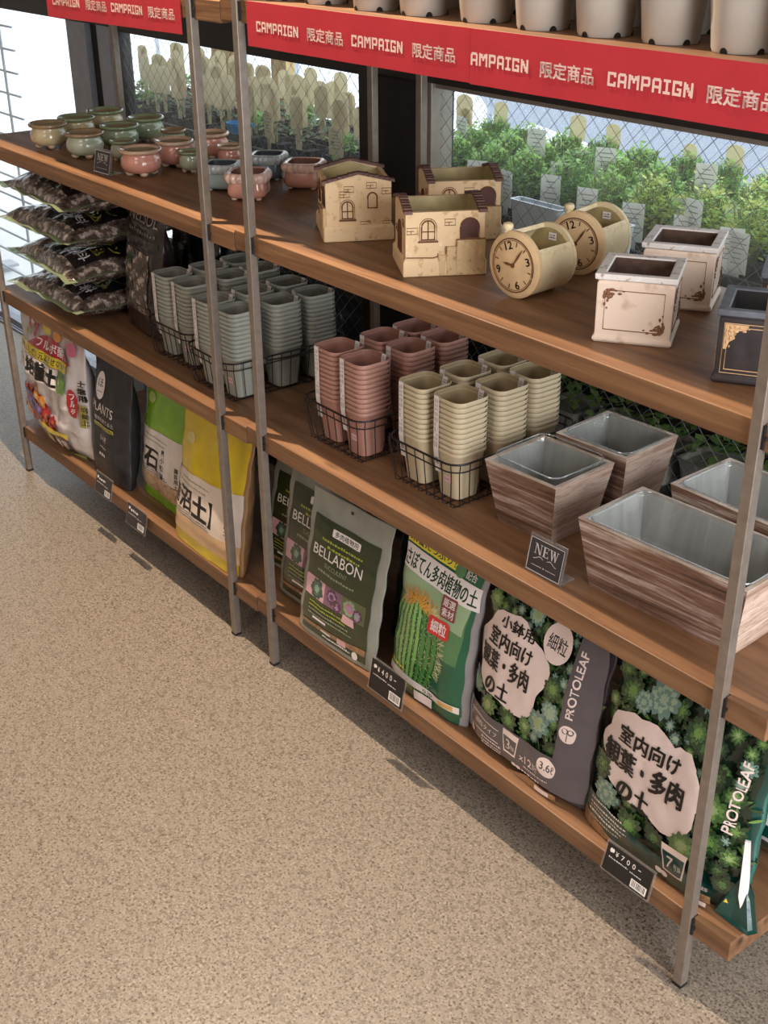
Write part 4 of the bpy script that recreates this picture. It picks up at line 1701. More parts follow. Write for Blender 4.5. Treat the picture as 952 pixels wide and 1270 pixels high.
# ---- three dark green pouches
def art_bella(W, H):
    a = Art()
    x0, x1 = -W / 2 + .020, W / 2 - .022
    a.rect(x0, x1, .012, H - .050, 0)
    a.rrect(-.042, .048, H - .078, H - .062, .003, 1)
    a.text('多肉植物用', -.034, .040, H - .076, H - .064, 0, .03)
    a.fine(-.07, .062, H - .094, .0055, 2, 1)
    a.fine(-.05, .055, H - .106, .0055, 2, 2)
    a.text('BELLABON', -.094, .066, .182, .204, 1, 0)
    a.text('SUCCULENT', -.050, .026, .166, .175, 3, .0)
    a.fine(-.07, .05, .152, .0055, 3, 5)
    # picture strip: three succulents
    for i, (xa, xb, bg) in enumerate(((x0 + .002, -.035, 4), (-.035, .022, 5), (.022, x1 - .012, 6))):
        a.rect(xa, xb, .092, .134, bg)
    a.rosette(-.062, .112, .024, (10, 11, 12), 10, 1, .45)
    a.rosette(-.010, .116, .018, (8, 9, 8), 9, 2, .5)
    a.rosette(.008, .102, .014, (8, 9), 8, 3, .5)
    a.rosette(.046, .114, .019, (12, 13, 9), 9, 4, .5)
    a.rosette(.070, .106, .015, (8, 9, 12), 8, 5, .5)
    a.poly([(.026, .078), (.066, .078), (.062, .094), (.03, .096)], 4)
    for i in range(4):
        a.fine(-.082, .03 + .01 * i, .080 - i * .0085, .0038, 2 if i < 2 else 3, 10 + i)
    a.rect(-.066, -.020, .047, .052, 1)
    # see-through window of tan soil, then the dark foot
    a.poly([(x0, .026), (x1, .030), (x1, .044), (.02, .038), (x0, .034)], 7)
    a.rect(-.036, -.004, .028, .0315, 1)
    a.rect(.018, .046, .024, .036, 4)
    a.fine(-.03, .06, .019, .004, 1, 9)
    a.ell(.074, .020, .009, .009, 1, 16)
    return a, [film('pouch dark green', (44, 54, 30)), WHT, film('olive print', (160, 168, 60), var=0), film('dim print', (140, 146, 120), var=0), film('pink photo', (206, 160, 170)), film('plum photo', (122, 86, 110)),
               film('moss photo', (90, 96, 62)), SOIL, film('plum leaf', (84, 50, 78)), film('mauve leaf', (160, 124, 160)), film('teal leaf', (44, 74, 66)), film('teal leaf mid', (70, 104, 90)), film('pale teal leaf', (130, 158, 136)), film('rose leaf', (176, 110, 120))]


CLR = plain('clear pouch film', (142, 142, 132), .2, var=.08, vscale=20, coat=.6)
W, H = .252, .312
shp = Bag(W, H, .044, lean=.056, gusset=True, seed=21, wrinkle=.0024, seal=.030, topsag=.5, narrow=.01)
pouch = bag('succulent_soil_pouch', 'dark green clear-edged soil pouch in front, left of the cactus bag', .230, .006, ZB, shp, [CLR], paint0, art_bella(W, H), rotz=.03, group='dark green succulent soil pouches')
hole = MB()
for px, pz in ((0.0, H - .016),):
    p = shp.P(px, pz, .0006)
    hole.loft([[p + Vector((.004 * math.cos(2 * PI * j / 14), -o, .004 * math.sin(2 * PI * j / 14))) for j in range(14)] for o in (0, .0006)])
hole.build('hang_hole', INK, pouch, smooth=False)
dup(pouch, (.080, .074, ZB), .05, 'dark green clear-edged soil pouch half hidden behind the front pouch', 'dark green succulent soil pouches')
low = dup(pouch, (-.060, .132, ZB), .10, 'dark green soil pouch seen low between the two middle posts', 'dark green succulent soil pouches')


low.scale = (1, 1, .84)


# ---- left rack: potting mix with flowers
def art_flower(W, H):
    a = Art()
    q = random.Random(9)
    for i in range(60):
        x = max(-.185, min(.03, q.gauss(-.085, .055)))
        y = max(.062, min(.165, q.gauss(.105, .032) - (x + .085) * .30))
        a.rosette(x, y, q.uniform(.014, .024), q.choice(((3, 4), (4, 5), (3, 3, 5), (6, 7), (5, 8), (4, 4, 5), (3, 4, 5))), 7, i, .55)
    for i in range(14):
        a.rosette(q.uniform(-.13, -.04), q.uniform(.085, .120), .014, (6, 7), 7, 200 + i, .6)
    a.ell(-.125, .330, .022, .020, 3, 24); a.ell(-.125, .330, .011, .008, 1, 12)
    a.ell(-.135, .302, .012, .010, 12, 14)
    a.ell(-.02, .335, .026, .016, 9, 16); a.ell(.04, .330, .022, .016, 5, 16); a.ell(.125, .318, .028, .020, 10, 16, wob=.3)
    a.poly([(-.092, .300), (-.074, .300), (-.074, .338), (-.092, .338)], 3)
    arc = [(-.127 + .262 * i / 16, .272 + .046 * math.sin(PI * i / 16)) for i in range(17)]
    a.poly(arc, 3)
    a.text('フルボ酸', -.066, .090, .280, .306, 1, .05)
    a.poly([(-.198, .246), (.115, .246), (.115, .272), (-.198, .276)], 9)
    a.text('手軽ふしぎ！元気させない！', -.188, .105, .250, .270, 0, .04)
    a.poly([(-.198, .190), (.070, .186), (.070, .244), (-.198, .244)], 1)
    a.text('花ちゃん', -.194, -.134, .206, .232, 3, .03)
    a.text('培養土', -.128, .062, .192, .240, 0, .14)
    a.ell(.092, .216, .030, .028, 11, 18, wob=.3)
    a.ell(.138, .172, .017, .042, 3, 20)
    a.vtext('土壌用', .170, .022, .180, .245, 0, .08)
    a.vtext('フルボ', .138, .014, .142, .202, 1, .04)
    a.rect(.158, .182, .108, .172, 12)
    a.vtext('培養土', .170, .016, .112, .170, 0, .03)
    a.poly([(-.04, .056), (.100, .054), (.100, .070), (-.04, .070)], 9)
    a.ell(-.012, .038, .030, .022, 12, 20)
    a.ell(.062, .034, .034, .026, 13, 24)
    a.text('1B', .042, .084, .022, .046, 1, .06)
    a.poly([(.02, .002), (.16, .004), (.158, .018), (.05, .014)], 11)
    a.shift(.022)
    return a, [INK, WHT, WHT, film('crimson print', (168, 26, 44), var=.1), film('red petal', (190, 40, 30)), film('orange petal', (222, 140, 44)), film('violet petal', (92, 80, 140)), film('lilac petal', (140, 120, 170)), film('peach petal', (228, 186, 120)),
               film('yellow print 2', (226, 200, 50), var=0), film('pink petal', (214, 110, 140)), film('leaf print', (90, 130, 50)), film('olive tag', (150, 134, 60)), film('maroon badge', (80, 30, 36))]


W, H = .400, .362
shp = Bag(W, H, .115, lean=.012, gusset=False, seed=31, wrinkle=.009, narrow=.03)
bag('potting_soil_bag', 'white potting soil bag with flower picture at the far left end', -1.124, .010, ZBL, shp, [film('white bag film', (216, 206, 204), rough=.3)], paint0, art_flower(W, H), rotz=.0)


def art_plants(W, H):
    a = Art()
    a.ell(-.044, .250, .024, .036, 0, 24)
    a.text('ほ', -.056, -.030, .246, .268, 2, .01)
    a.rect(-.058, -.030, .234, .2355, 2)
    a.text('PLANTS', -.080, .042, .182, .206, 0, .01)
    a.text('植物を育てる土', -.066, .046, .158, .170, 0, .01)
    a.rect(-.068, .046, .142, .152, 1)
    a.fine(-.06, .04, .144, .006, 2, 3)
    a.text('14ℓ', -.028, .010, .108, .124, 0, .0)
    a.fine(-.03, .01, .09, .004, 0, 4)
    a.fine(-.03, .006, .068, .008, 0, 5)
    return a, [WHT, film('yellow olive band', (190, 176, 60), var=0), INK]


W, H = .204, .352
shp = Bag(W, H, .075, lean=.045, gusset=True, seed=36, wrinkle=.0036)
bag('soil_bag', 'matte black soil bag with white leaf emblem, second from the left end', -.812, .022, ZBL, shp, [plain('matte black film', (48, 46, 50), .42, var=.1, coat=.1)], paint0, art_plants(W, H), rotz=.0)


def art_stone(W, H, kind):
    a = Art()
    # indices: 0 ink 1 white 2 band colour 3 gravel 4 pale band highlight 5 grey print
    a.poly([(-W / 2 + .005, .074), (W / 2 - .006, .074), (W / 2 - .006, .196), (-W / 2 + .005, .186)], 1)
    a.poly([(-W / 2 + .005, .034), (W / 2 - .006, .030), (W / 2 - .006, .074), (-W / 2 + .005, .074)], 3)
    a.ell(-W * .30, .262, .022, .013, 4, 18)
    if kind == 'g':
        a.text('軽', -.122, -.098, .090, .136, 0, .07)
        a.text('石', -.086, -.014, .088, .138, 0, .08)
        a.vtext('小粒', .010, .018, .096, .134, 0, .05)
        a.text('【', .000, .022, .135, .147, 0, .02, rot=-PI / 2)
        a.text('】', .000, .022, .082, .094, 0, .02, rot=-PI / 2)
        a.vtext('園芸用土', .082, .014, .070, .128, 0, .06)
    else:
        a.text('鹿', -.138, -.112, .096, .146, 0, .06)
        a.text('沼', -.106, -.048, .094, .148, 0, .08)
        a.text('土', -.040, .028, .092, .148, 0, .10)
        a.text('】', .036, .050, .088, .150, 0, .06)
        a.vtext('園芸用土', .104, .014, .090, .150, 0, .06)
    a.fine(-.10, .03, .170, .005, 5, 1)
    a.fine(-.11, .02, .158, .004, 5, 2)
    for i in range(3):
        a.fine(-.11, .02 + .01 * i, .084 - i * .0062 + .004, .003, 0, 20 + i)
    return a


W, H = .276, .340
GL = film('lime green film', (126, 176, 40))
shp = Bag(W, H, .082, lean=.050, gusset=True, seed=41, wrinkle=.0036, seal=.03)
gravel = speckle('pumice gravel', (190, 160, 130), (130, 98, 70), (222, 202, 176), 140, rough=.35, coat=.5)
SIDE = film('clear seal film', (150, 150, 140))
bag('pumice_bag', 'lime green and white pumice bag left of the yellow bag', -.590, .062, ZBL, shp, [GL, SIDE], lambda a, b_, s: 1 if b_ > .312 else 0,
    (art_stone(W, H, 'g'), [INK, film('bag white', (224, 214, 210)), GL, gravel, film('pale lime', (196, 214, 140)), film('grey print', (140, 150, 130), var=0)]), rotz=-.02)
W, H = .305, .345
YL = film('yellow film', (222, 190, 20))
kan = speckle('kanuma soil', (206, 168, 128), (190, 150, 108), (218, 184, 148), 40, rough=.35, vor=False, coat=.5)
BRN = film('tan soil side', (150, 112, 76))
shp = Bag(W, H, .090, lean=.062, gusset=True, seed=44, wrinkle=.0036, seal=.03)
bag('kanuma_soil_bag', 'yellow and white soil bag just left of the middle posts', -.296, .002, ZBL, shp, [YL, BRN, SIDE], lambda a, b_, s: 2 if b_ > .322 else (1 if (s != -1 and b_ < .25) or a > W / 2 - .01 else 0),
    (art_stone(W, H, 'y'), [INK, film('bag white 2', (228, 212, 200)), YL, kan, film('pale yellow', (226, 206, 130)), film('grey print 2', (150, 140, 110), var=0)]), rotz=.0)

# ---- pillow bags lying down


def pillow(name, label, loc, W, D, T, mats, rotz, seed, group, art=None, flange=.012, wr=.006):
    """a bag lying flat: W along x, D along y"""
    t = thing(name, label, 'soil bag', loc, rotz, group)
    nx, ny = 44, 48

    def pt(u, v, s):
        e = (max(0, 1 - abs(u) ** 4.2) ** .6) * (max(0, 1 - abs(v) ** 4.6) ** .6)
        x, y = u * W / 2 * (1 - .035 * (1 - v * v)), v * D / 2 * (1 - .035 * (1 - u * u))
        w = wr * (noise.noise(Vector((x * 16, y * 16, seed + s))) + .7 * noise.noise(Vector((x * 40 + y * 10, y * 34, seed * 2 + s))))
        ed = wr * .9 * math.sin((u * 9 + v * 7) * 1.1 + seed) * (abs(u) ** 4 + abs(v) ** 4) * .4
        z = T / 2 + s * T / 2 * e + w * e ** .5 * (1 if s > 0 else .0) + ed * (1 - e)
        if s < 0:
            z = max(z, .0006)
        return Vector((x, y, z))
    m = MB()
    for s in (1, -1):
        g = [[m.bm.verts.new(pt(-1 + 2 * i / nx, -1 + 2 * j / ny, s)) for i in range(nx + 1)] for j in range(ny + 1)]
        for j in range(ny):
            for i in range(nx):
                q = (g[j][i], g[j][i + 1], g[j + 1][i + 1], g[j + 1][i])
                m.bm.faces.new(q if s > 0 else tuple(reversed(q)))
    m.build('film', mats[0], t, ang=80, recalc=False)
    # flat welded seam all round
    m = MB()
    n = 120
    a, b_ = [], []
    for i in range(n):
        f = i / n * 4
        k, r = int(f), f - int(f)
        u, v = ((-1 + 2 * r, -1), (1, -1 + 2 * r), (1 - 2 * r, 1), (-1, 1 - 2 * r))[k]
        p = (pt(u, v, 1) + pt(u, v, -1)) / 2
        o = Vector((u if abs(u) > .999 else 0, v if abs(v) > .999 else 0, 0))
        sag = .006 * noise.noise(Vector((u * 3, v * 3, seed + 9)))
        a.append(p)
        b_.append(p + o * flange + Vector((0, 0, sag)))
    m.loft([[p + Vector((0, 0, .0007)) for p in a], [p + Vector((0, 0, .0005)) for p in b_], [p - Vector((0, 0, .0005)) for p in b_], [p - Vector((0, 0, .0007)) for p in a]], 0, False, False)
    m.build('seam', mats[1], t, ang=60)
    if art:
        def P(x, y, off):
            p = pt(max(-1, min(1, 2 * x / W)), max(-1, min(1, 2 * y / D)), 1)
            e = .002
            nn = (pt(2 * (x + e) / W, 2 * y / D, 1) - p).cross(pt(2 * x / W, 2 * (y + e) / D, 1) - p)
            nn.normalize()
            return p + nn * off
        art[0].build('front_print', art[1], P, t)
    return t


BARK = speckle('bark chips and painted film glints', (92, 76, 70), (42, 33, 31), (206, 188, 176), 44, rough=.2, coat=1.0, amount=(.32, .43, .52, .64))  # pale specks paint the film's white highlights into the bark colour
_nt = BARK.node_tree
_mp = coords(_nt, (1, 1, 1))
_n = node(_nt, 'ShaderNodeTexNoise')
_n.inputs['Scale'].default_value = 34
_n.inputs['Detail'].default_value = 3
_n.inputs['Distortion'].default_value = 1.6
_nt.links.new(_mp.outputs[0], _n.inputs['Vector'])
_b = node(_nt, 'ShaderNodeBump')
_b.inputs['Strength'].default_value = 0.9
_b.inputs['Distance'].default_value = 0.006
_nt.links.new(_n.outputs['Fac'], _b.inputs['Height'])
_nt.links.new(_b.outputs[0], _nt.nodes['Principled BSDF'].inputs['Normal'])
_nt.links.new(_b.outputs[0], _nt.nodes['Principled BSDF'].inputs['Coat Normal'])
SEAM = clear_film('pale green clear seam', (.72, .80, .66), gloss=.08, body=.42, body_rgb=(150, 160, 130))


def art_bark(W, D):
    a = Art()
    a.poly([(-.02, -D * .42), (W * .44, -D * .42), (W * .44, .02), (-.02, .02)], 0)
    for i, s in enumerate(('洋ラン', 'の植込', '材料')):
        a.text(s, .02, W * .40, -.045 - i * .045, -.012 - i * .045, 1 if i < 2 else 2, .03)
    a.poly([(-W * .42, D * .05), (W * .42, D * .05), (W * .42, D * .25), (-W * .42, D * .25)], 3)
    return a


lbl = [film('black label', (26, 22, 24)), film('yellow green print', (190, 176, 70), var=0), WHT, film('tan label', (130, 104, 84))]
names = ['lowest', 'second lowest', 'third lowest', 'topmost']
for i in range(4):
    dx = (.0, .012, -.008, .004)[i]
    pillow('bark_chip_bag', 'clear bag of dark bark chips, %s in the stack at the left end' % names[i], (-1.045 + dx, .205, ZML + .0005 + i * .0885), .375, .37, .081,
           [BARK, SEAM], (.03, -.05, .04, -.02)[i], 5 + i * 3, 'bark chip bags stacked at the left end', (art_bark(.36, .37), lbl), flange=.016, wr=.0075)
# green bags stacked at the right end of the lowest board
lay = Art()
lay.poly([(-.10, -.115), (.10, -.115), (.10, -.09), (-.10, -.09)], 0)
lay.poly([(.02, -.07), (.05, -.07), (.05, -.045), (.02, -.045)], 0)
lay.rect(-.01, .02, -.061, -.055, 0)
for i, nm in enumerate(('lower', 'upper')):
    pillow('soil_bag', 'dark teal soil bag lying flat at the right end, %s of the two' % nm, (1.088 - i * .012, .292, ZB + .0005 + i * .118), .300, .240, .116, [TEAL, film('pale seam %d' % i, (190, 180, 182))], (.03, -.04)[i], 60 + i, 'teal soil bags lying at the right end',
           (lay, [WHT]), flange=.006)


# ---- standing dark bags behind the bark stack
def art_orchid(W, H):
    a = Art()
    a.text('NELSOL', -.085, .085, H - .058, H - .030, 0, .01)
    a.fine(-.085, .08, H - .082, .009, 1, 3)
    a.rect(-.095, .095, H - .105, H - .090, 2)
    a.poly([(-.095, .07), (.06, .07), (.06, .20), (-.095, .205)], 3)
    for i in range(6):
        a.leaf(-.08 + i * .008, .075, 1.2 + i * .12, .12, .016, 4, False)
    a.rect(-.07, .07, .052, .072, 5)
    a.text('培養土', -.02, .05, .055, .069, 0, .01)
    return a, [film('pale grey print', (176, 166, 160), var=0), film('dim print 2', (120, 110, 104), var=0), film('dark stripe', (52, 42, 42)), BARK, film('orchid leaf', (52, 92, 62)), film('brown stripe', (78, 60, 50))]


W, H = .215, .325
shp = Bag(W, H, .08, lean=.030, gusset=True, seed=51, wrinkle=.005)
bag('orchid_bark_bag', 'dark brown bag standing between the bark stack and the grey pots', -.735, .125, ZML + .003, shp, [plain('dark brown film', (48, 38, 38), .25, var=.15, coat=.6)], paint0, art_orchid(W, H), rotz=-.08)
shp = Bag(.212, .345, .08, lean=.02, gusset=True, seed=55, wrinkle=.006)
bag('soil_bag', 'plain black soil bag behind the dark brown standing bag', -.722, .268, ZML + .003, shp, [plain('glossy black film', (24, 22, 24), .2, var=.1, coat=.7)], paint0, None, rotz=.1)

# ------------------------------------------------------------------ square nursery pots in wire baskets
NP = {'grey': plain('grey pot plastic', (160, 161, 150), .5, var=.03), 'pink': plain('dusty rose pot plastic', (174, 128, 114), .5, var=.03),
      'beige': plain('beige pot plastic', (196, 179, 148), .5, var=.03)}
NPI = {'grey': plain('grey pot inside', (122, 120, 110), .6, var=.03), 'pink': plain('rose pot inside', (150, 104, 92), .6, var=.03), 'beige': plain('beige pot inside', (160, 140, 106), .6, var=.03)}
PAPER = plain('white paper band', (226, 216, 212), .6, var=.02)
PRT = plain('grey band print', (150, 138, 136), .6, var=0)
WIRE = plain('dark coated wire', (38, 32, 34), .45, metal=.3, var=0)
PINKST = plain('pink price sticker', (226, 186, 188), .6, var=0)


def pot_mesh(kind):
    m = MB()
    K = 5
    R = lambda w, r, z: rrect(w, w, r, z, K)
    vs = m.loft([R(.0546, .013, 0), R(.0738, .018, .0880), R(.0784, .019, .0887), R(.0790, .019, .0946), R(.0782, .019, .0952), R(.0765, .0185, .0948), R(.0732, .018, .086), R(.0540, .013, .0030)], 0)
    for f in m.bm.faces:
        c = f.calc_center_median()
        rr = math.hypot(c.x, c.y)
        if f.normal.dot(Vector((c.x, c.y, 0))) < 0 and c.z < .0945:
            f.material_index = 1
    m.bm.normal_update()
    m.bm.faces.ensure_lookup_table()
    n = 4 * K
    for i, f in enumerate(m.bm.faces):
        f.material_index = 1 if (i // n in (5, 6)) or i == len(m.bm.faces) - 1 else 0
    return m


def make_pot(kind):
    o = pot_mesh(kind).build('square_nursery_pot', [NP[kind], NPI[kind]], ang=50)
    return o


def band_parts(parent, low):
    """paper band: down the outer front left corner of the stack and inside the back right corner"""
    m = MB()
    w = .0068
    zb = low
    fx, bx_ = -.0185, .0120

    def strip(path, cx, mi=0, ww=w):
        for a, b_ in zip(path, path[1:]):
            m.poly([(cx - ww, a[0], a[1]), (cx + ww, a[0], a[1]), (cx + ww, b_[0], b_[1]), (cx - ww, b_[0], b_[1])], mi)
    strip([(-.0385, .0966), (-.0410, .0960), (-.0410, zb + .0885), (-.0352, zb + .046)], fx)
    r = random.Random(7)
    z = .090
    while z > zb + .095:
        h = r.uniform(.004, .012)
        for c in (-.003, .002):
            if r.random() < .85:
                m.poly([(fx + c + q, -.0412, zz) for zz, q in ((z, -.001), (z, .001), (z - h, .001), (z - h, -.001))], 1)
        z -= h + .003
    m.poly([(fx + q, d, zz) for zz, d, q in ((zb + .076, -.0394, -.0045), (zb + .076, -.0394, .0045), (zb + .062, -.0374, .0045), (zb + .062, -.0374, -.0045))], 1)
    outer = m.build('paper_band', [PAPER, PRT], parent, smooth=False, recalc=False)
    m = MB()
    strip([(.0318, .052), (.0358, .086), (.0380, .0958), (.0392, .0966)], bx_)
    for zz in (.090, .086, .080, .072):
        d = .0358 + (zz - .086) * (.22 if zz > .086 else .118) - .0004
        m.poly([(bx_ + q, d, zz + a) for a, q in ((0, -.004), (0, .004), (.0015, .004), (.0015, -.004))], 1)
    return m.build('inner_band_end', [PAPER, PRT], parent, smooth=False, recalc=False)


def sticker(parent):
    m = MB()
    z0, z1 = .030, .044
    f = lambda z: -(.0273 + (.0371 - .0273) * z / .0862) - .0006
    m.poly([(-.004, f(z0), z0), (.014, f(z0), z0), (.014, f(z1), z1), (-.004, f(z1), z1)], 0)
    m.poly([(-.002, f(.036) - .0002, .036), (.011, f(.036) - .0002, .036), (.011, f(.038) - .0002, .038), (-.002, f(.038) - .0002, .038)], 1)
    return m.build('price_sticker', [PINKST, PRT], parent, smooth=False, recalc=False)


STEP = .0098
rows_n = ['front', 'middle', 'back']
sides_n = ['left', 'right']
ord_top = ['topmost', 'second from the top', 'third from the top', 'fourth from the top', 'fifth from the top', 'sixth from the top', 'seventh from the top', 'eighth from the top', 'ninth from the top', 'tenth from the top', 'lowest']


def stacks(kind, where, xs, ys, n, zb, seed):
    q = random.Random(seed)
    plainpot = None
    top = None
    for r, y in enumerate(ys):
        for c, x in enumerate(xs):
            jx, jy = q.uniform(-.003, .003), q.uniform(-.003, .003)
            tx, ty = q.uniform(-.02, .02), q.uniform(-.02, .0)
            rot = q.uniform(-.015, .06)
            for k in range(n):
                lab = '%s square pot, %s, %s %s stack in %s' % (kind, (ord_top[n - 1 - k] if k else 'lowest').replace(' the ', ' '), rows_n[r], sides_n[c], where)
                loc = (x + jx + tx * STEP * k, y + jy + ty * STEP * k, zb + .0056 + STEP * k)
                grp = '%s pots nested in %s' % (kind, where)
                if k == n - 1:
                    if top is None:
                        top = make_pot(kind)
                        band_parts(top, -STEP * (n - 1))
                        tag(top, lab, 'plant pot', grp)
                        top.location = loc
                        top.rotation_euler = (0, 0, rot)
                    else:
                        dup(top, loc, rot, lab, grp)
                elif plainpot is None:
                    plainpot = make_pot(kind)
                    tag(plainpot, lab, 'plant pot', grp)
                    plainpot.location = loc
                    plainpot.rotation_euler = (0, 0, rot)
                    base = plainpot
                else:
                    o = dup(plainpot, loc, rot, lab, grp)
                    if k == 0 and r == 0:
                        sticker(o)


def make_basket():
    t = thing('wire_basket', 'x', 'basket', group='dark wire baskets on the middle board')
    W, D, H = .196, .318, .092
    def ring(w, d, r, z):
        return rrect(w, d, r, z, 7)
    m = MB(); m.tube(ring(W, D, .032, H), .0021, 8, closed=True); m.build('rim', WIRE, t)
    m = MB(); m.tube(ring(W - .004, D - .004, .031, H - .016), .0014, 6, closed=True); m.build('lower_ring', WIRE, t)
    m = MB()
    w2, d2 = W - .020, D - .020
    n = 8
    for i in range(n):
        x = -w2 / 2 + w2 * (i + .5) / n
        xo = x * W / w2
        m.tube([(xo, -D / 2, H), (xo, -D / 2 + .002, H - .016), (x, -d2 / 2, .006), (x, -d2 / 2 + .008, .0013), (x, d2 / 2 - .008, .0013), (x, d2 / 2, .006), (xo, D / 2 - .002, H - .016), (xo, D / 2, H)], .0011, 6)
    n = 13
    for i in range(n):
        y = -d2 / 2 + d2 * (i + .5) / n
        yo = y * D / d2
        m.tube([(-W / 2, yo, H), (-W / 2 + .002, yo, H - .016), (-w2 / 2, y, .006), (-w2 / 2 + .008, y, .0034), (w2 / 2 - .008, y, .0034), (w2 / 2, y, .006), (W / 2 - .002, yo, H - .016), (W / 2, yo, H)], .0011, 6)
    m.build('wire_cage', WIRE, t)
    for s in (-1, 1):
        m = MB()
        m.tube([(s * W / 2, -.07, H), (s * (W / 2 + .010), -.066, H - .004), (s * (W / 2 + .013), -.02, H - .006), (s * (W / 2 + .013), .02, H - .006), (s * (W / 2 + .010), .066, H - .004), (s * W / 2, .07, H)], .0019, 8)
        m.build('handle', WIRE, t)
    return t


bk = make_basket()
bx = [(-.492, .232, ZML, 'dark wire basket holding the left group of grey pots', 0.02), (-.262, .206, ZML, 'dark wire basket of grey pots right behind the middle posts', -.02),
      (.173, .222, ZM, 'dark wire basket holding the dusty pink pots', .0), (.430, .232, ZM, 'dark wire basket holding the beige pots', .015)]
for i, (x, y, z, lab, rz) in enumerate(bx):
    if i == 0:
        bk.location = (x, y, z + .0002); bk.rotation_euler.z = rz; bk['label'] = lab
    else:
        dup(bk, (x, y, z + .0002), rz, lab)
stacks('grey', 'far left basket', (-.540, -.447), (.130, .230, .318), 11, ZML, 1)
stacks('grey', 'basket behind middle posts', (-.310, -.215), (.102, .208, .304), 11, ZML, 2)
stacks('pink', 'pink pot basket', (.130, .218), (.122, .230, .318), 11, ZM, 3)
stacks('beige', 'beige pot basket', (.383, .472), (.134, .230, .322), 11, ZM, 4)

# ------------------------------------------------------------------ tapered wooden planters
WW = wood('weathered brown plank', (62, 38, 28), (132, 98, 80), (240, 224, 212), stretch=(3.0, 3.0, 70), knots=False, rough=.75, bump=.5, streak=.8)
WEND = wood('weathered pale plank', (128, 92, 74), (196, 168, 150), (236, 220, 208), stretch=(3.0, 3.0, 40), knots=False, rough=.75, bump=.45, streak=.6)
WRIM = wood('whitewashed rim', (160, 136, 118), (196, 178, 162), (224, 212, 202), stretch=(20, 20, 20), knots=False, rough=.75, bump=.2)
LINER = wood('grey white painted inside', (138, 138, 134), (158, 158, 154), (176, 176, 172), stretch=(26, 26, 2.2), knots=False, rough=.7, bump=.15)
CLEAR = clear_film('clear plastic liner', (.96, .97, .97), gloss=.07, rough=.05)


def planter(label, x, y, z, w, d, h, e, rot, film_lift, group):
    t = thing('wooden_planter', label, 'planter', (x, y, z), rot, group)
    th = .0075
    ring = lambda o, zz, ins=0.0: [(-w / 2 + e * o + ins, -d / 2 + e * o + ins, zz), (w / 2 - e * o - ins, -d / 2 + e * o + ins, zz), (w / 2 - e * o - ins, d / 2 - e * o - ins, zz), (-w / 2 + e * o + ins, d / 2 - e * o - ins, zz)]
    # four boards, each a plank of its own
    A, T_ = ring(1, 0), ring(0, h)
    Ai, Ti = ring(1, 0, th), ring(0, h, th)
    for k, nm in enumerate(('front_board', 'end_board', 'back_board', 'end_board')):
        m = MB()
        j = (k + 1) % 4
        m.loft([[A[k], A[j], Ai[j], Ai[k]], [T_[k], T_[j], Ti[j], Ti[k]]])
        o = m.build(nm, [WW if k % 2 == 0 else WEND], t, smooth=False)
    m = MB()
    m.loft([ring(0, h - .0005, -.0002), ring(0, h + .0006, -.0002), ring(0, h + .0006, th + .0002), ring(0, h - .0005, th + .0002)], 0, False, False)
    m.build('rim', WRIM, t, smooth=False)
    m = MB()
    m.loft([ring(0, h - .0008, th + .0003), ring(.93, .010, th + .0003)], 0, False, True)
    m.build('liner', LINER, t, smooth=False)
    # clear plastic insert standing slightly proud of the rim
    m = MB()
    rg = lambda o, zz, ins, rr: rrect(w - 2 * (e * o + ins), d - 2 * (e * o + ins), rr, zz, 6)
    n = film_lift
    rings = [rg(.6, h * .4, th + .004, .012), rg(0, h - .004, th + .005, .016), rg(0, h + n * .6, th + .003, .02), rg(0, h + n, th + .000, .022), rg(0, h + n - .001, th - .003, .022)]
    rings = [[(p[0], p[1], p[2] + (.003 * noise.noise(Vector((p[0] * 30, p[1] * 30, x * 7))) if i > 0 else 0)) for p in r] for i, r in enumerate(rings)]
    m.loft(rings, 0, False, False)
    m.build('plastic_insert', CLEAR, t, ang=80)
    m = MB()
    m.tube([(p[0], p[1], p[2] + .0003) for p in rings[3]], .0011, 6, closed=True)
    m.build('insert_edge', clear_film('insert edge %s' % rot, (.9, .92, .92), gloss=.25, rough=.08, body=.25, body_rgb=(190, 192, 195)), t)
    return t


planter('square wooden planter in front with clear insert standing above its rim, by the NEW card', .650, .184, ZM, .161, .152, .118, .019, math.radians(3.5), .010, 'square wooden planters')
planter('square wooden planter behind the front one, beside the window', .660, .342, ZM, .157, .147, .128, .019, math.radians(4), .002, 'square wooden planters')
planter('long wooden trough planter in front, behind the right post', .981, .153, ZM, .306, .162, .122, .018, math.radians(3.5), .001, 'long wooden planters')
planter('long wooden trough planter at the back behind the front trough', 1.012, .335, ZM, .318, .155, .130, .018, math.radians(0.5), .001, 'long wooden planters')

# ------------------------------------------------------------------ price cards on the front edge of the lowest board


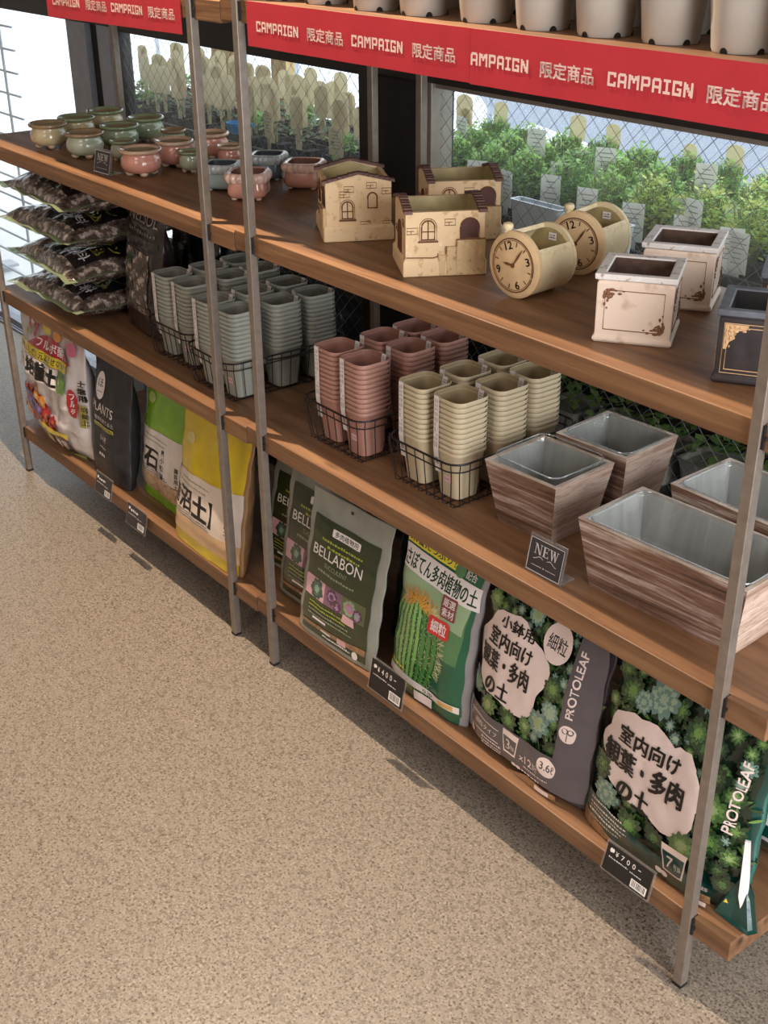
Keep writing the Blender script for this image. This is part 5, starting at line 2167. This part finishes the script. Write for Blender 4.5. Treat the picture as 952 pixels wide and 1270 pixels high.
def price_card(label, x, z, w, h, price, lean=.012, grey=False, seed=1):
    t = thing('price_card', label, 'price tag', (x, -.0032, z), 0.0, 'black price cards on the lowest board')
    P = lambda a, b_, o: Vector((a, -lean * (b_ / h) * -1 - o - lean, b_))
    m = MB()
    m.loft([[P(-w / 2, 0, .0004), P(w / 2, 0, .0004), P(w / 2, h, .0004), P(-w / 2, h, .0004)], [P(-w / 2, 0, -.0004), P(w / 2, 0, -.0004), P(w / 2, h, -.0004), P(-w / 2, h, -.0004)]])
    m.build('card', M['card_black'] if not grey else M['card_dark'], t, smooth=False)
    m = MB()
    c = .004
    m.loft([[P(-w / 2 - c, -c, -.0008), P(w / 2 + c, -c, -.0008), P(w / 2 + c, h + c, -.0008), P(-w / 2 - c, h + c, -.0008)], [P(-w / 2 - c, -c, -.0016), P(w / 2 + c, -c, -.0016), P(w / 2 + c, h + c, -.0016), P(-w / 2 - c, h + c, -.0016)]])
    m.build('clear_sleeve', M['acrylic'], t, smooth=False)
    m = MB()
    m.box(-.012, .012, -lean + .0006, .0095, -.004, -.0025)
    m.build('clip', M['acrylic'], t, smooth=False)
    a = Art()
    # leaf mark, price and code
    a.ell(-w * .40, h * .80, .0026, .0040, 0, 12); a.ell(-w * .36, h * .81, .0026, .0036, 0, 12)
    if price:
        x0 = -w * .30
        for i, ch in enumerate(price):
            a.text(ch, x0 + i * w * .125, x0 + i * w * .125 + w * .062, h * .68 if ch != '-' else h * .76, h * .86 if ch != '-' else h * .785, 0, .0, same=i > 0)
    else:
        a.fine(-w * .30, w * .1, h * .70, .007, 0, seed)
    a.fine(-w * .42, w * .0, h * .52, .0028, 1, seed + 3)
    a.fine(w * .05, w * .30, h * .50, .0024, 1, seed + 4)
    a.barcode(w * .12, w * .46, h * .06, h * .36, 0, 2, seed)
    a.build('print', [M['barcode_white'], M['card_print'], M['ink']], lambda p, q, o: P(p, q, .0004 + o), t, cell=.05, base=.0001)
    return t


price_card('black price card reading 400, at the foot of the cactus bag', .438, .158, .100, .062, '¥400-')
price_card('black price card reading 700, below the green bag by the right post', 1.056, .143, .094, .047, '¥700-', seed=5)
price_card('dark price card in clear sleeve below the black soil bag', -.756, .137, .086, .050, '', grey=True, seed=7)
price_card('dark price card in clear sleeve below the lime green pumice bag', -.583, .110, .096, .052, '', grey=True, seed=9)

# ------------------------------------------------------------------ outside: plant stand with herbs and labels
LEAF = [translucent('herb leaf bright', (176, 214, 120), .4), translucent('herb leaf mid', (142, 186, 100), .4), translucent('herb leaf yellow green', (218, 226, 130), .4),
        plain('herb stem', (130, 150, 76), .6, var=.1), translucent('dark herb leaf', (96, 120, 80), .35), plain('brown twig', (96, 70, 58), .7, var=.2)]
LAB = translucent('white plant label', (238, 238, 234), .5)
LABT = translucent('cream plant label', (236, 228, 204), .55)
LABP = plain('label print', (150, 150, 152), .6, var=0)


def herb_parts(seed, n, rad, hgt, leafm, L):
    q = random.Random(seed)
    pm = MB()
    pm.loft([rrect(.062, .062, .01, 0), rrect(.086, .086, .012, .078), rrect(.088, .088, .012, .082), rrect(.080, .080, .011, .082), rrect(.078, .078, .011, .070)], 0)
    fm = MB()
    for i in range(n):
        a = q.uniform(0, 6.28)
        d = rad * math.sqrt(q.random())
        zt = .08 + hgt * q.uniform(.25, 1.0) * (1 - .45 * (d / rad) ** 2)
        x, y = d * math.cos(a), d * math.sin(a)
        yaw, pit = q.uniform(0, 6.28), q.uniform(-.3, .9)
        c, s = math.cos(yaw), math.sin(yaw)
        l = L * q.uniform(.7, 1.3)
        f = Vector((c * math.cos(pit), s * math.cos(pit), math.sin(pit)))
        r = Vector((-s, c, 0)) * l * .32
        p = Vector((x, y, zt))
        fm.poly([p, p + f * l * .5 + r, p + f * l + Vector((0, 0, -l * .1)), p + f * l * .5 - r], q.choice((0, 0, 1)))
    for i in range(n // 14):
        a = q.uniform(0, 6.28)
        d = rad * .8 * math.sqrt(q.random())
        fm.tube([(d * .3 * math.cos(a), d * .3 * math.sin(a), .07), (d * .8 * math.cos(a), d * .8 * math.sin(a), .08 + hgt * .5), (d * math.cos(a), d * math.sin(a), .08 + hgt * .85)], .0011, 4, 2)
    return pm, fm


def make_herb(name, label, seed, n, rad, hgt, mats, L, group):
    t = thing(name, label, 'potted plant', (0, 0, 0), 0, group)
    pm, fm = herb_parts(seed, n, rad, hgt, None, L)
    pm.build('pot', M['black_plastic'], t)
    fm.build('foliage', mats, t, smooth=False, recalc=False)
    return t


def add_label(t, style, dx, dy, z, rot, w=.044, h=.072):
    """flat printed plant label on a stake"""
    m = MB()
    c, s = math.cos(rot), math.sin(rot)
    X = lambda u, zz, o: (dx + u * c + o * s, dy + u * s - o * c, zz)
    if style == 'round':
        pts = [(-w / 2, 0), (w / 2, 0)] + [(w / 2 * math.cos(PI * i / 8), h - w / 2 + w / 2 * math.sin(PI * i / 8) * .6) for i in range(9)]
    else:
        pts = [(-w / 2, 0), (w / 2, 0), (w / 2, h), (-w / 2, h)]
    m.loft([[X(u, z + v, 0) for u, v in pts], [X(u, z + v, .0008) for u, v in pts]], 0)
    st = [(-.006, -.07), (.006, -.07), (.010, 0), (-.010, 0)]
    m.loft([[X(u, z + v, 0) for u, v in st], [X(u, z + v, .0008) for u, v in st]], 0)
    q = random.Random(int(dx * 1e4 + z * 1e3))
    if style != 'round':
        for i in range(6):
            zz = h * .84 - i * h * .12
            ww = w * q.uniform(.2, .42)
            for side, o in ((1, .001), (-1, -.0003)):
                m.poly([X(-ww, z + zz, o), X(ww, z + zz, o), X(ww, z + zz + h * .022, o), X(-ww, z + zz + h * .022, o)], 1)
    m.build('plant_label', [LAB if style == 'white' else LABT, LABP], t, smooth=False, recalc=False)


TZ = .850
st = thing('plant_stand', 'black stepped plant stand outside the window, loaded with potted herbs', 'plant stand', (0, 0, 0))
m = MB(); m.box(-2.0, 2.3, .64, 1.18, TZ - .03, TZ); m.build('upper_shelf', M['black_plastic'], st, smooth=False)
m = MB(); m.box(-2.0, 2.3, .64, 1.10, .36, .395); m.build('lower_shelf', M['black_plastic'], st, smooth=False)
m = MB(); m.box(-2.0, 2.3, 1.02, 1.06, 0.0, .82); m.build('back_panel', M['black_plastic'], st, smooth=False)
m = MB(); m.box(-2.0, 2.3, .66, .69, -.02, .36); m.build('front_panel', M['black_plastic'], st, smooth=False)
for lx in (-1.98, -1.6, -.2, 1.0, 2.26):
    m = MB(); m.box(lx - .015, lx + .015, .645, .675, -.02, TZ - .03); m.build('leg', M['black_plastic'], st, smooth=False)
m = MB()
m.box(-1.62, 2.3, .630, .640, TZ - .16, TZ + .072)
m.build('front_board', M['black_plastic'], st, smooth=False)

lush = [make_herb('potted_herb', 'x', 100 + i, 1000, .049, .118, mats, .0140, 'lush herbs outside the right window') for i, mats in enumerate(([LEAF[0], LEAF[1], LEAF[3]], [LEAF[1], LEAF[0], LEAF[3]], [LEAF[2], LEAF[0], LEAF[3]]))]
q = random.Random(77)
used = [False] * 3
for r, (yy, rn) in enumerate(((.722, 'front'), (.838, 'middle'), (.954, 'back'))):
    for i in range(11):
        x = -.33 + i * .118 + (.04 if r == 1 else 0)
        k = 2 if x > .42 + q.uniform(-.08, .08) else q.choice((0, 0, 1))
        lab = '%s herb outside the right window, %s from the left in the %s row' % (('bright green', 'mid green', 'yellow green')[k], ordn[i], rn)
        loc = (x + q.uniform(-.012, .012), yy + q.uniform(-.01, .01), TZ + .0006)
        if not used[k]:
            t = lush[k]; t.location = loc; t['label'] = lab; used[k] = True
        else:
            t = dup(lush[k], loc, 0, lab)
        if r == 0 and i in (1, 2, 3, 4, 5, 6, 7, 8):
            add_label(t, 'white', q.uniform(-.02, .02), -.062, .070 + q.uniform(0, .05), q.uniform(-.35, .45), .046, q.uniform(.075, .105))
        elif r == 1 and i % 2 == 0:
            add_label(t, 'white', q.uniform(-.02, .02), -.03, .13 + q.uniform(0, .02), q.uniform(-.2, .5), .046, .075)
        elif r == 2 and i % 3 != 1:
            add_label(t, 'round', q.uniform(-.02, .02), .02, .15 + q.uniform(0, .03), q.uniform(-.2, .4), .040, .066)

# sparse plants with rounded labels outside the left window
spar = [make_herb('potted_seedling', 'x', 200 + i, (36, 70)[i], .045, .065, mats, .024, 'seedlings outside the left window') for i, mats in enumerate(([LEAF[4], LEAF[5], LEAF[5]], [LEAF[1], LEAF[4], LEAF[3]]))]
used = [False] * 2
for r, (yy, rn) in enumerate(((.722, 'front'), (.838, 'middle'), (.954, 'back'))):
    for i in range(12):
        x = -1.96 + i * .130 + .05 * r
        k = q.choice((0, 1))
        lab = '%s seedling outside the left window, %s from the left in the %s row' % (('brown stemmed', 'green leaved')[k], ordn[i], rn)
        loc = (x + q.uniform(-.015, .015), yy + q.uniform(-.01, .01), TZ + .0006)
        if not used[k]:
            t = spar[k]; t.location = loc; t['label'] = lab; used[k] = True
        else:
            t = dup(spar[k], loc, 0, lab)
        if r == 0 and i in (7, 8, 10):
            add_label(t, 'cream', q.uniform(-.01, .02), -.045, .075 + q.uniform(0, .02), q.uniform(-.2, .3), .045, .070)
        add_label(t, 'round', q.uniform(-.03, .03), -.02, .115 + q.uniform(0, .05), q.uniform(-.2, .4), .054, .095)
# blue grey trays seen under the herbs
for i, (x0, x1, lab) in enumerate(((.10, .245, 'pale blue grey plastic tray under the herbs, left of the pair'), (.27, .42, 'pale blue grey plastic tray under the herbs behind the clock pots'))):
    t = thing('plant_tray', lab, 'tray', ((x0 + x1) / 2, .612, TZ - .004), 0, 'blue grey trays outside')
    m = MB()
    w = x1 - x0
    m.loft([rrect(w - .02, .022, .006, .0), rrect(w, .03, .008, .125), rrect(w + .006, .034, .009, .128), rrect(w - .008, .024, .006, .128), rrect(w - .026, .016, .004, .02)], 0)
    m.build('tray_body', plain('pale tray %d' % i, (196, 203, 210), .5, var=.04), t)
# lower shelf: white pots with leafy plants
for i in range(7):
    x = .02 + i * .135
    t = thing('potted_herb', 'white pot of leafy herb on the low outdoor shelf, %s from the left' % ordn[i], 'potted plant', (x, .775, .3955), 0, 'white pots on the low outdoor shelf')
    m = MB(); m.loft([rrect(.085, .085, .012, 0), rrect(.110, .110, .016, .085), rrect(.114, .114, .016, .088), rrect(.104, .104, .014, .088), rrect(.100, .100, .014, .075)], 0)
    m.build('pot', M['white_plastic'], t)
    fm = MB()
    qq = random.Random(300 + i)
    for j in range(56):
        a = qq.uniform(0, 6.28); d = .06 * math.sqrt(qq.random())
        p = Vector((d * math.cos(a), d * math.sin(a), .085 + qq.uniform(0, .06)))
        yaw = qq.uniform(0, 6.28); l = .026 * qq.uniform(.7, 1.2)
        f = Vector((math.cos(yaw), math.sin(yaw), .3)); rr = Vector((-math.sin(yaw), math.cos(yaw), 0)) * l * .35
        fm.poly([p, p + f * l * .5 + rr, p + f * l, p + f * l * .5 - rr], qq.choice((0, 1)))
    fm.build('foliage', [LEAF[0], LEAF[1]], t, smooth=False, recalc=False)
# blue scoop and red tag among the left plants
t = thing('watering_scoop', 'bright blue plastic scoop among the pots outside the left window', 'scoop', (-1.078, .6665, TZ + .088))
m = MB(); m.lathe([(.022, 0), (.030, .012), (.034, .030), (.031, .030), (.026, .012), (.01, .004)], 20); m.tube([(.03, 0, .026), (.06, -.004, .034), (.085, -.004, .032)], .005, 8)
m.build('bowl', plain('bright blue plastic', (30, 140, 206), .35, var=.03), t)
# timber posts beyond the plants
for i, (x, w) in enumerate(((-2.235, .14), (-1.86, .085))):
    t = thing('timber_post', 'pale yellow timber post beyond the left window, %s' % ('wider and further left' if i == 0 else 'narrower and right of the other'), 'post', (x, 1.35, -.02), 0.1, 'timber posts outside')
    m = MB()
    for k in range(3 if i == 0 else 2):
        ww = w / (3 if i == 0 else 2)
        m.box(-w / 2 + k * ww + .001, -w / 2 + (k + 1) * ww - .001, -.02, .02, 0, 2.2)
    m.build('boards', wood('pale timber', (176, 146, 96), (206, 176, 122), (222, 196, 146), stretch=(30, 30, 2), knots=False, rough=.7), t, smooth=False)
# pale ladder-like wire panel outside the glazed door
t = thing('outdoor_trellis', 'pale ladder-like wire panel standing outside the glazed door at far left', 'rack', (-3.03, .80, -.02), 0)
RK = plain('pale grey wire panel', (176, 182, 192), .5, var=0)
for x in (0, -.5):
    m = MB(); m.tube([(x, 0, 0), (x, 0, 1.6)], .006, 8); m.build('upright', RK, t)
for k in range(18):
    m = MB(); m.tube([(-.5, .006, .05 + k * .0865), (.11, .006, .05 + k * .0865)], .0048, 6); m.build('rung', RK, t)
m = MB()
m.box(-.05, .05, -.12, .12, 0, .012); m.build('foot', RK, t, smooth=False)
m = MB(); m.box(-.55, -.45, -.12, .12, 0, .012); m.build('foot', RK, t, smooth=False)
# chain-link fence far beyond the road edge
t = thing('chain_link_fence', 'pale chain-link fence far outside beyond the pavement', 'fence', (0, 5.0, -.02), 0)
FM = plain('galvanised wire', (170, 178, 190), .5, metal=.2, var=0)
for i in range(5):
    m = MB(); m.tube([(-9.5 + i * 2.4, 0, 0), (-9.5 + i * 2.4, 0, .62)], .02, 8); m.build('post', FM, t)
m = MB(); m.tube([(-9.5, 0, .60), (.1, 0, .60)], .014, 6); m.build('top_rail', FM, t)
m = MB()
for d in (1, -1):
    for i in range(100):
        x = -9.6 + i * .1
        xa, xb = x, x + d * .58
        if xb > .1 or xb < -9.6:
            continue
        m.tube([(xa, 0, .02), (xb, 0, .60)], .0035, 4)
o = m.build('wire_netting', FM, t, smooth=False, recalc=False)
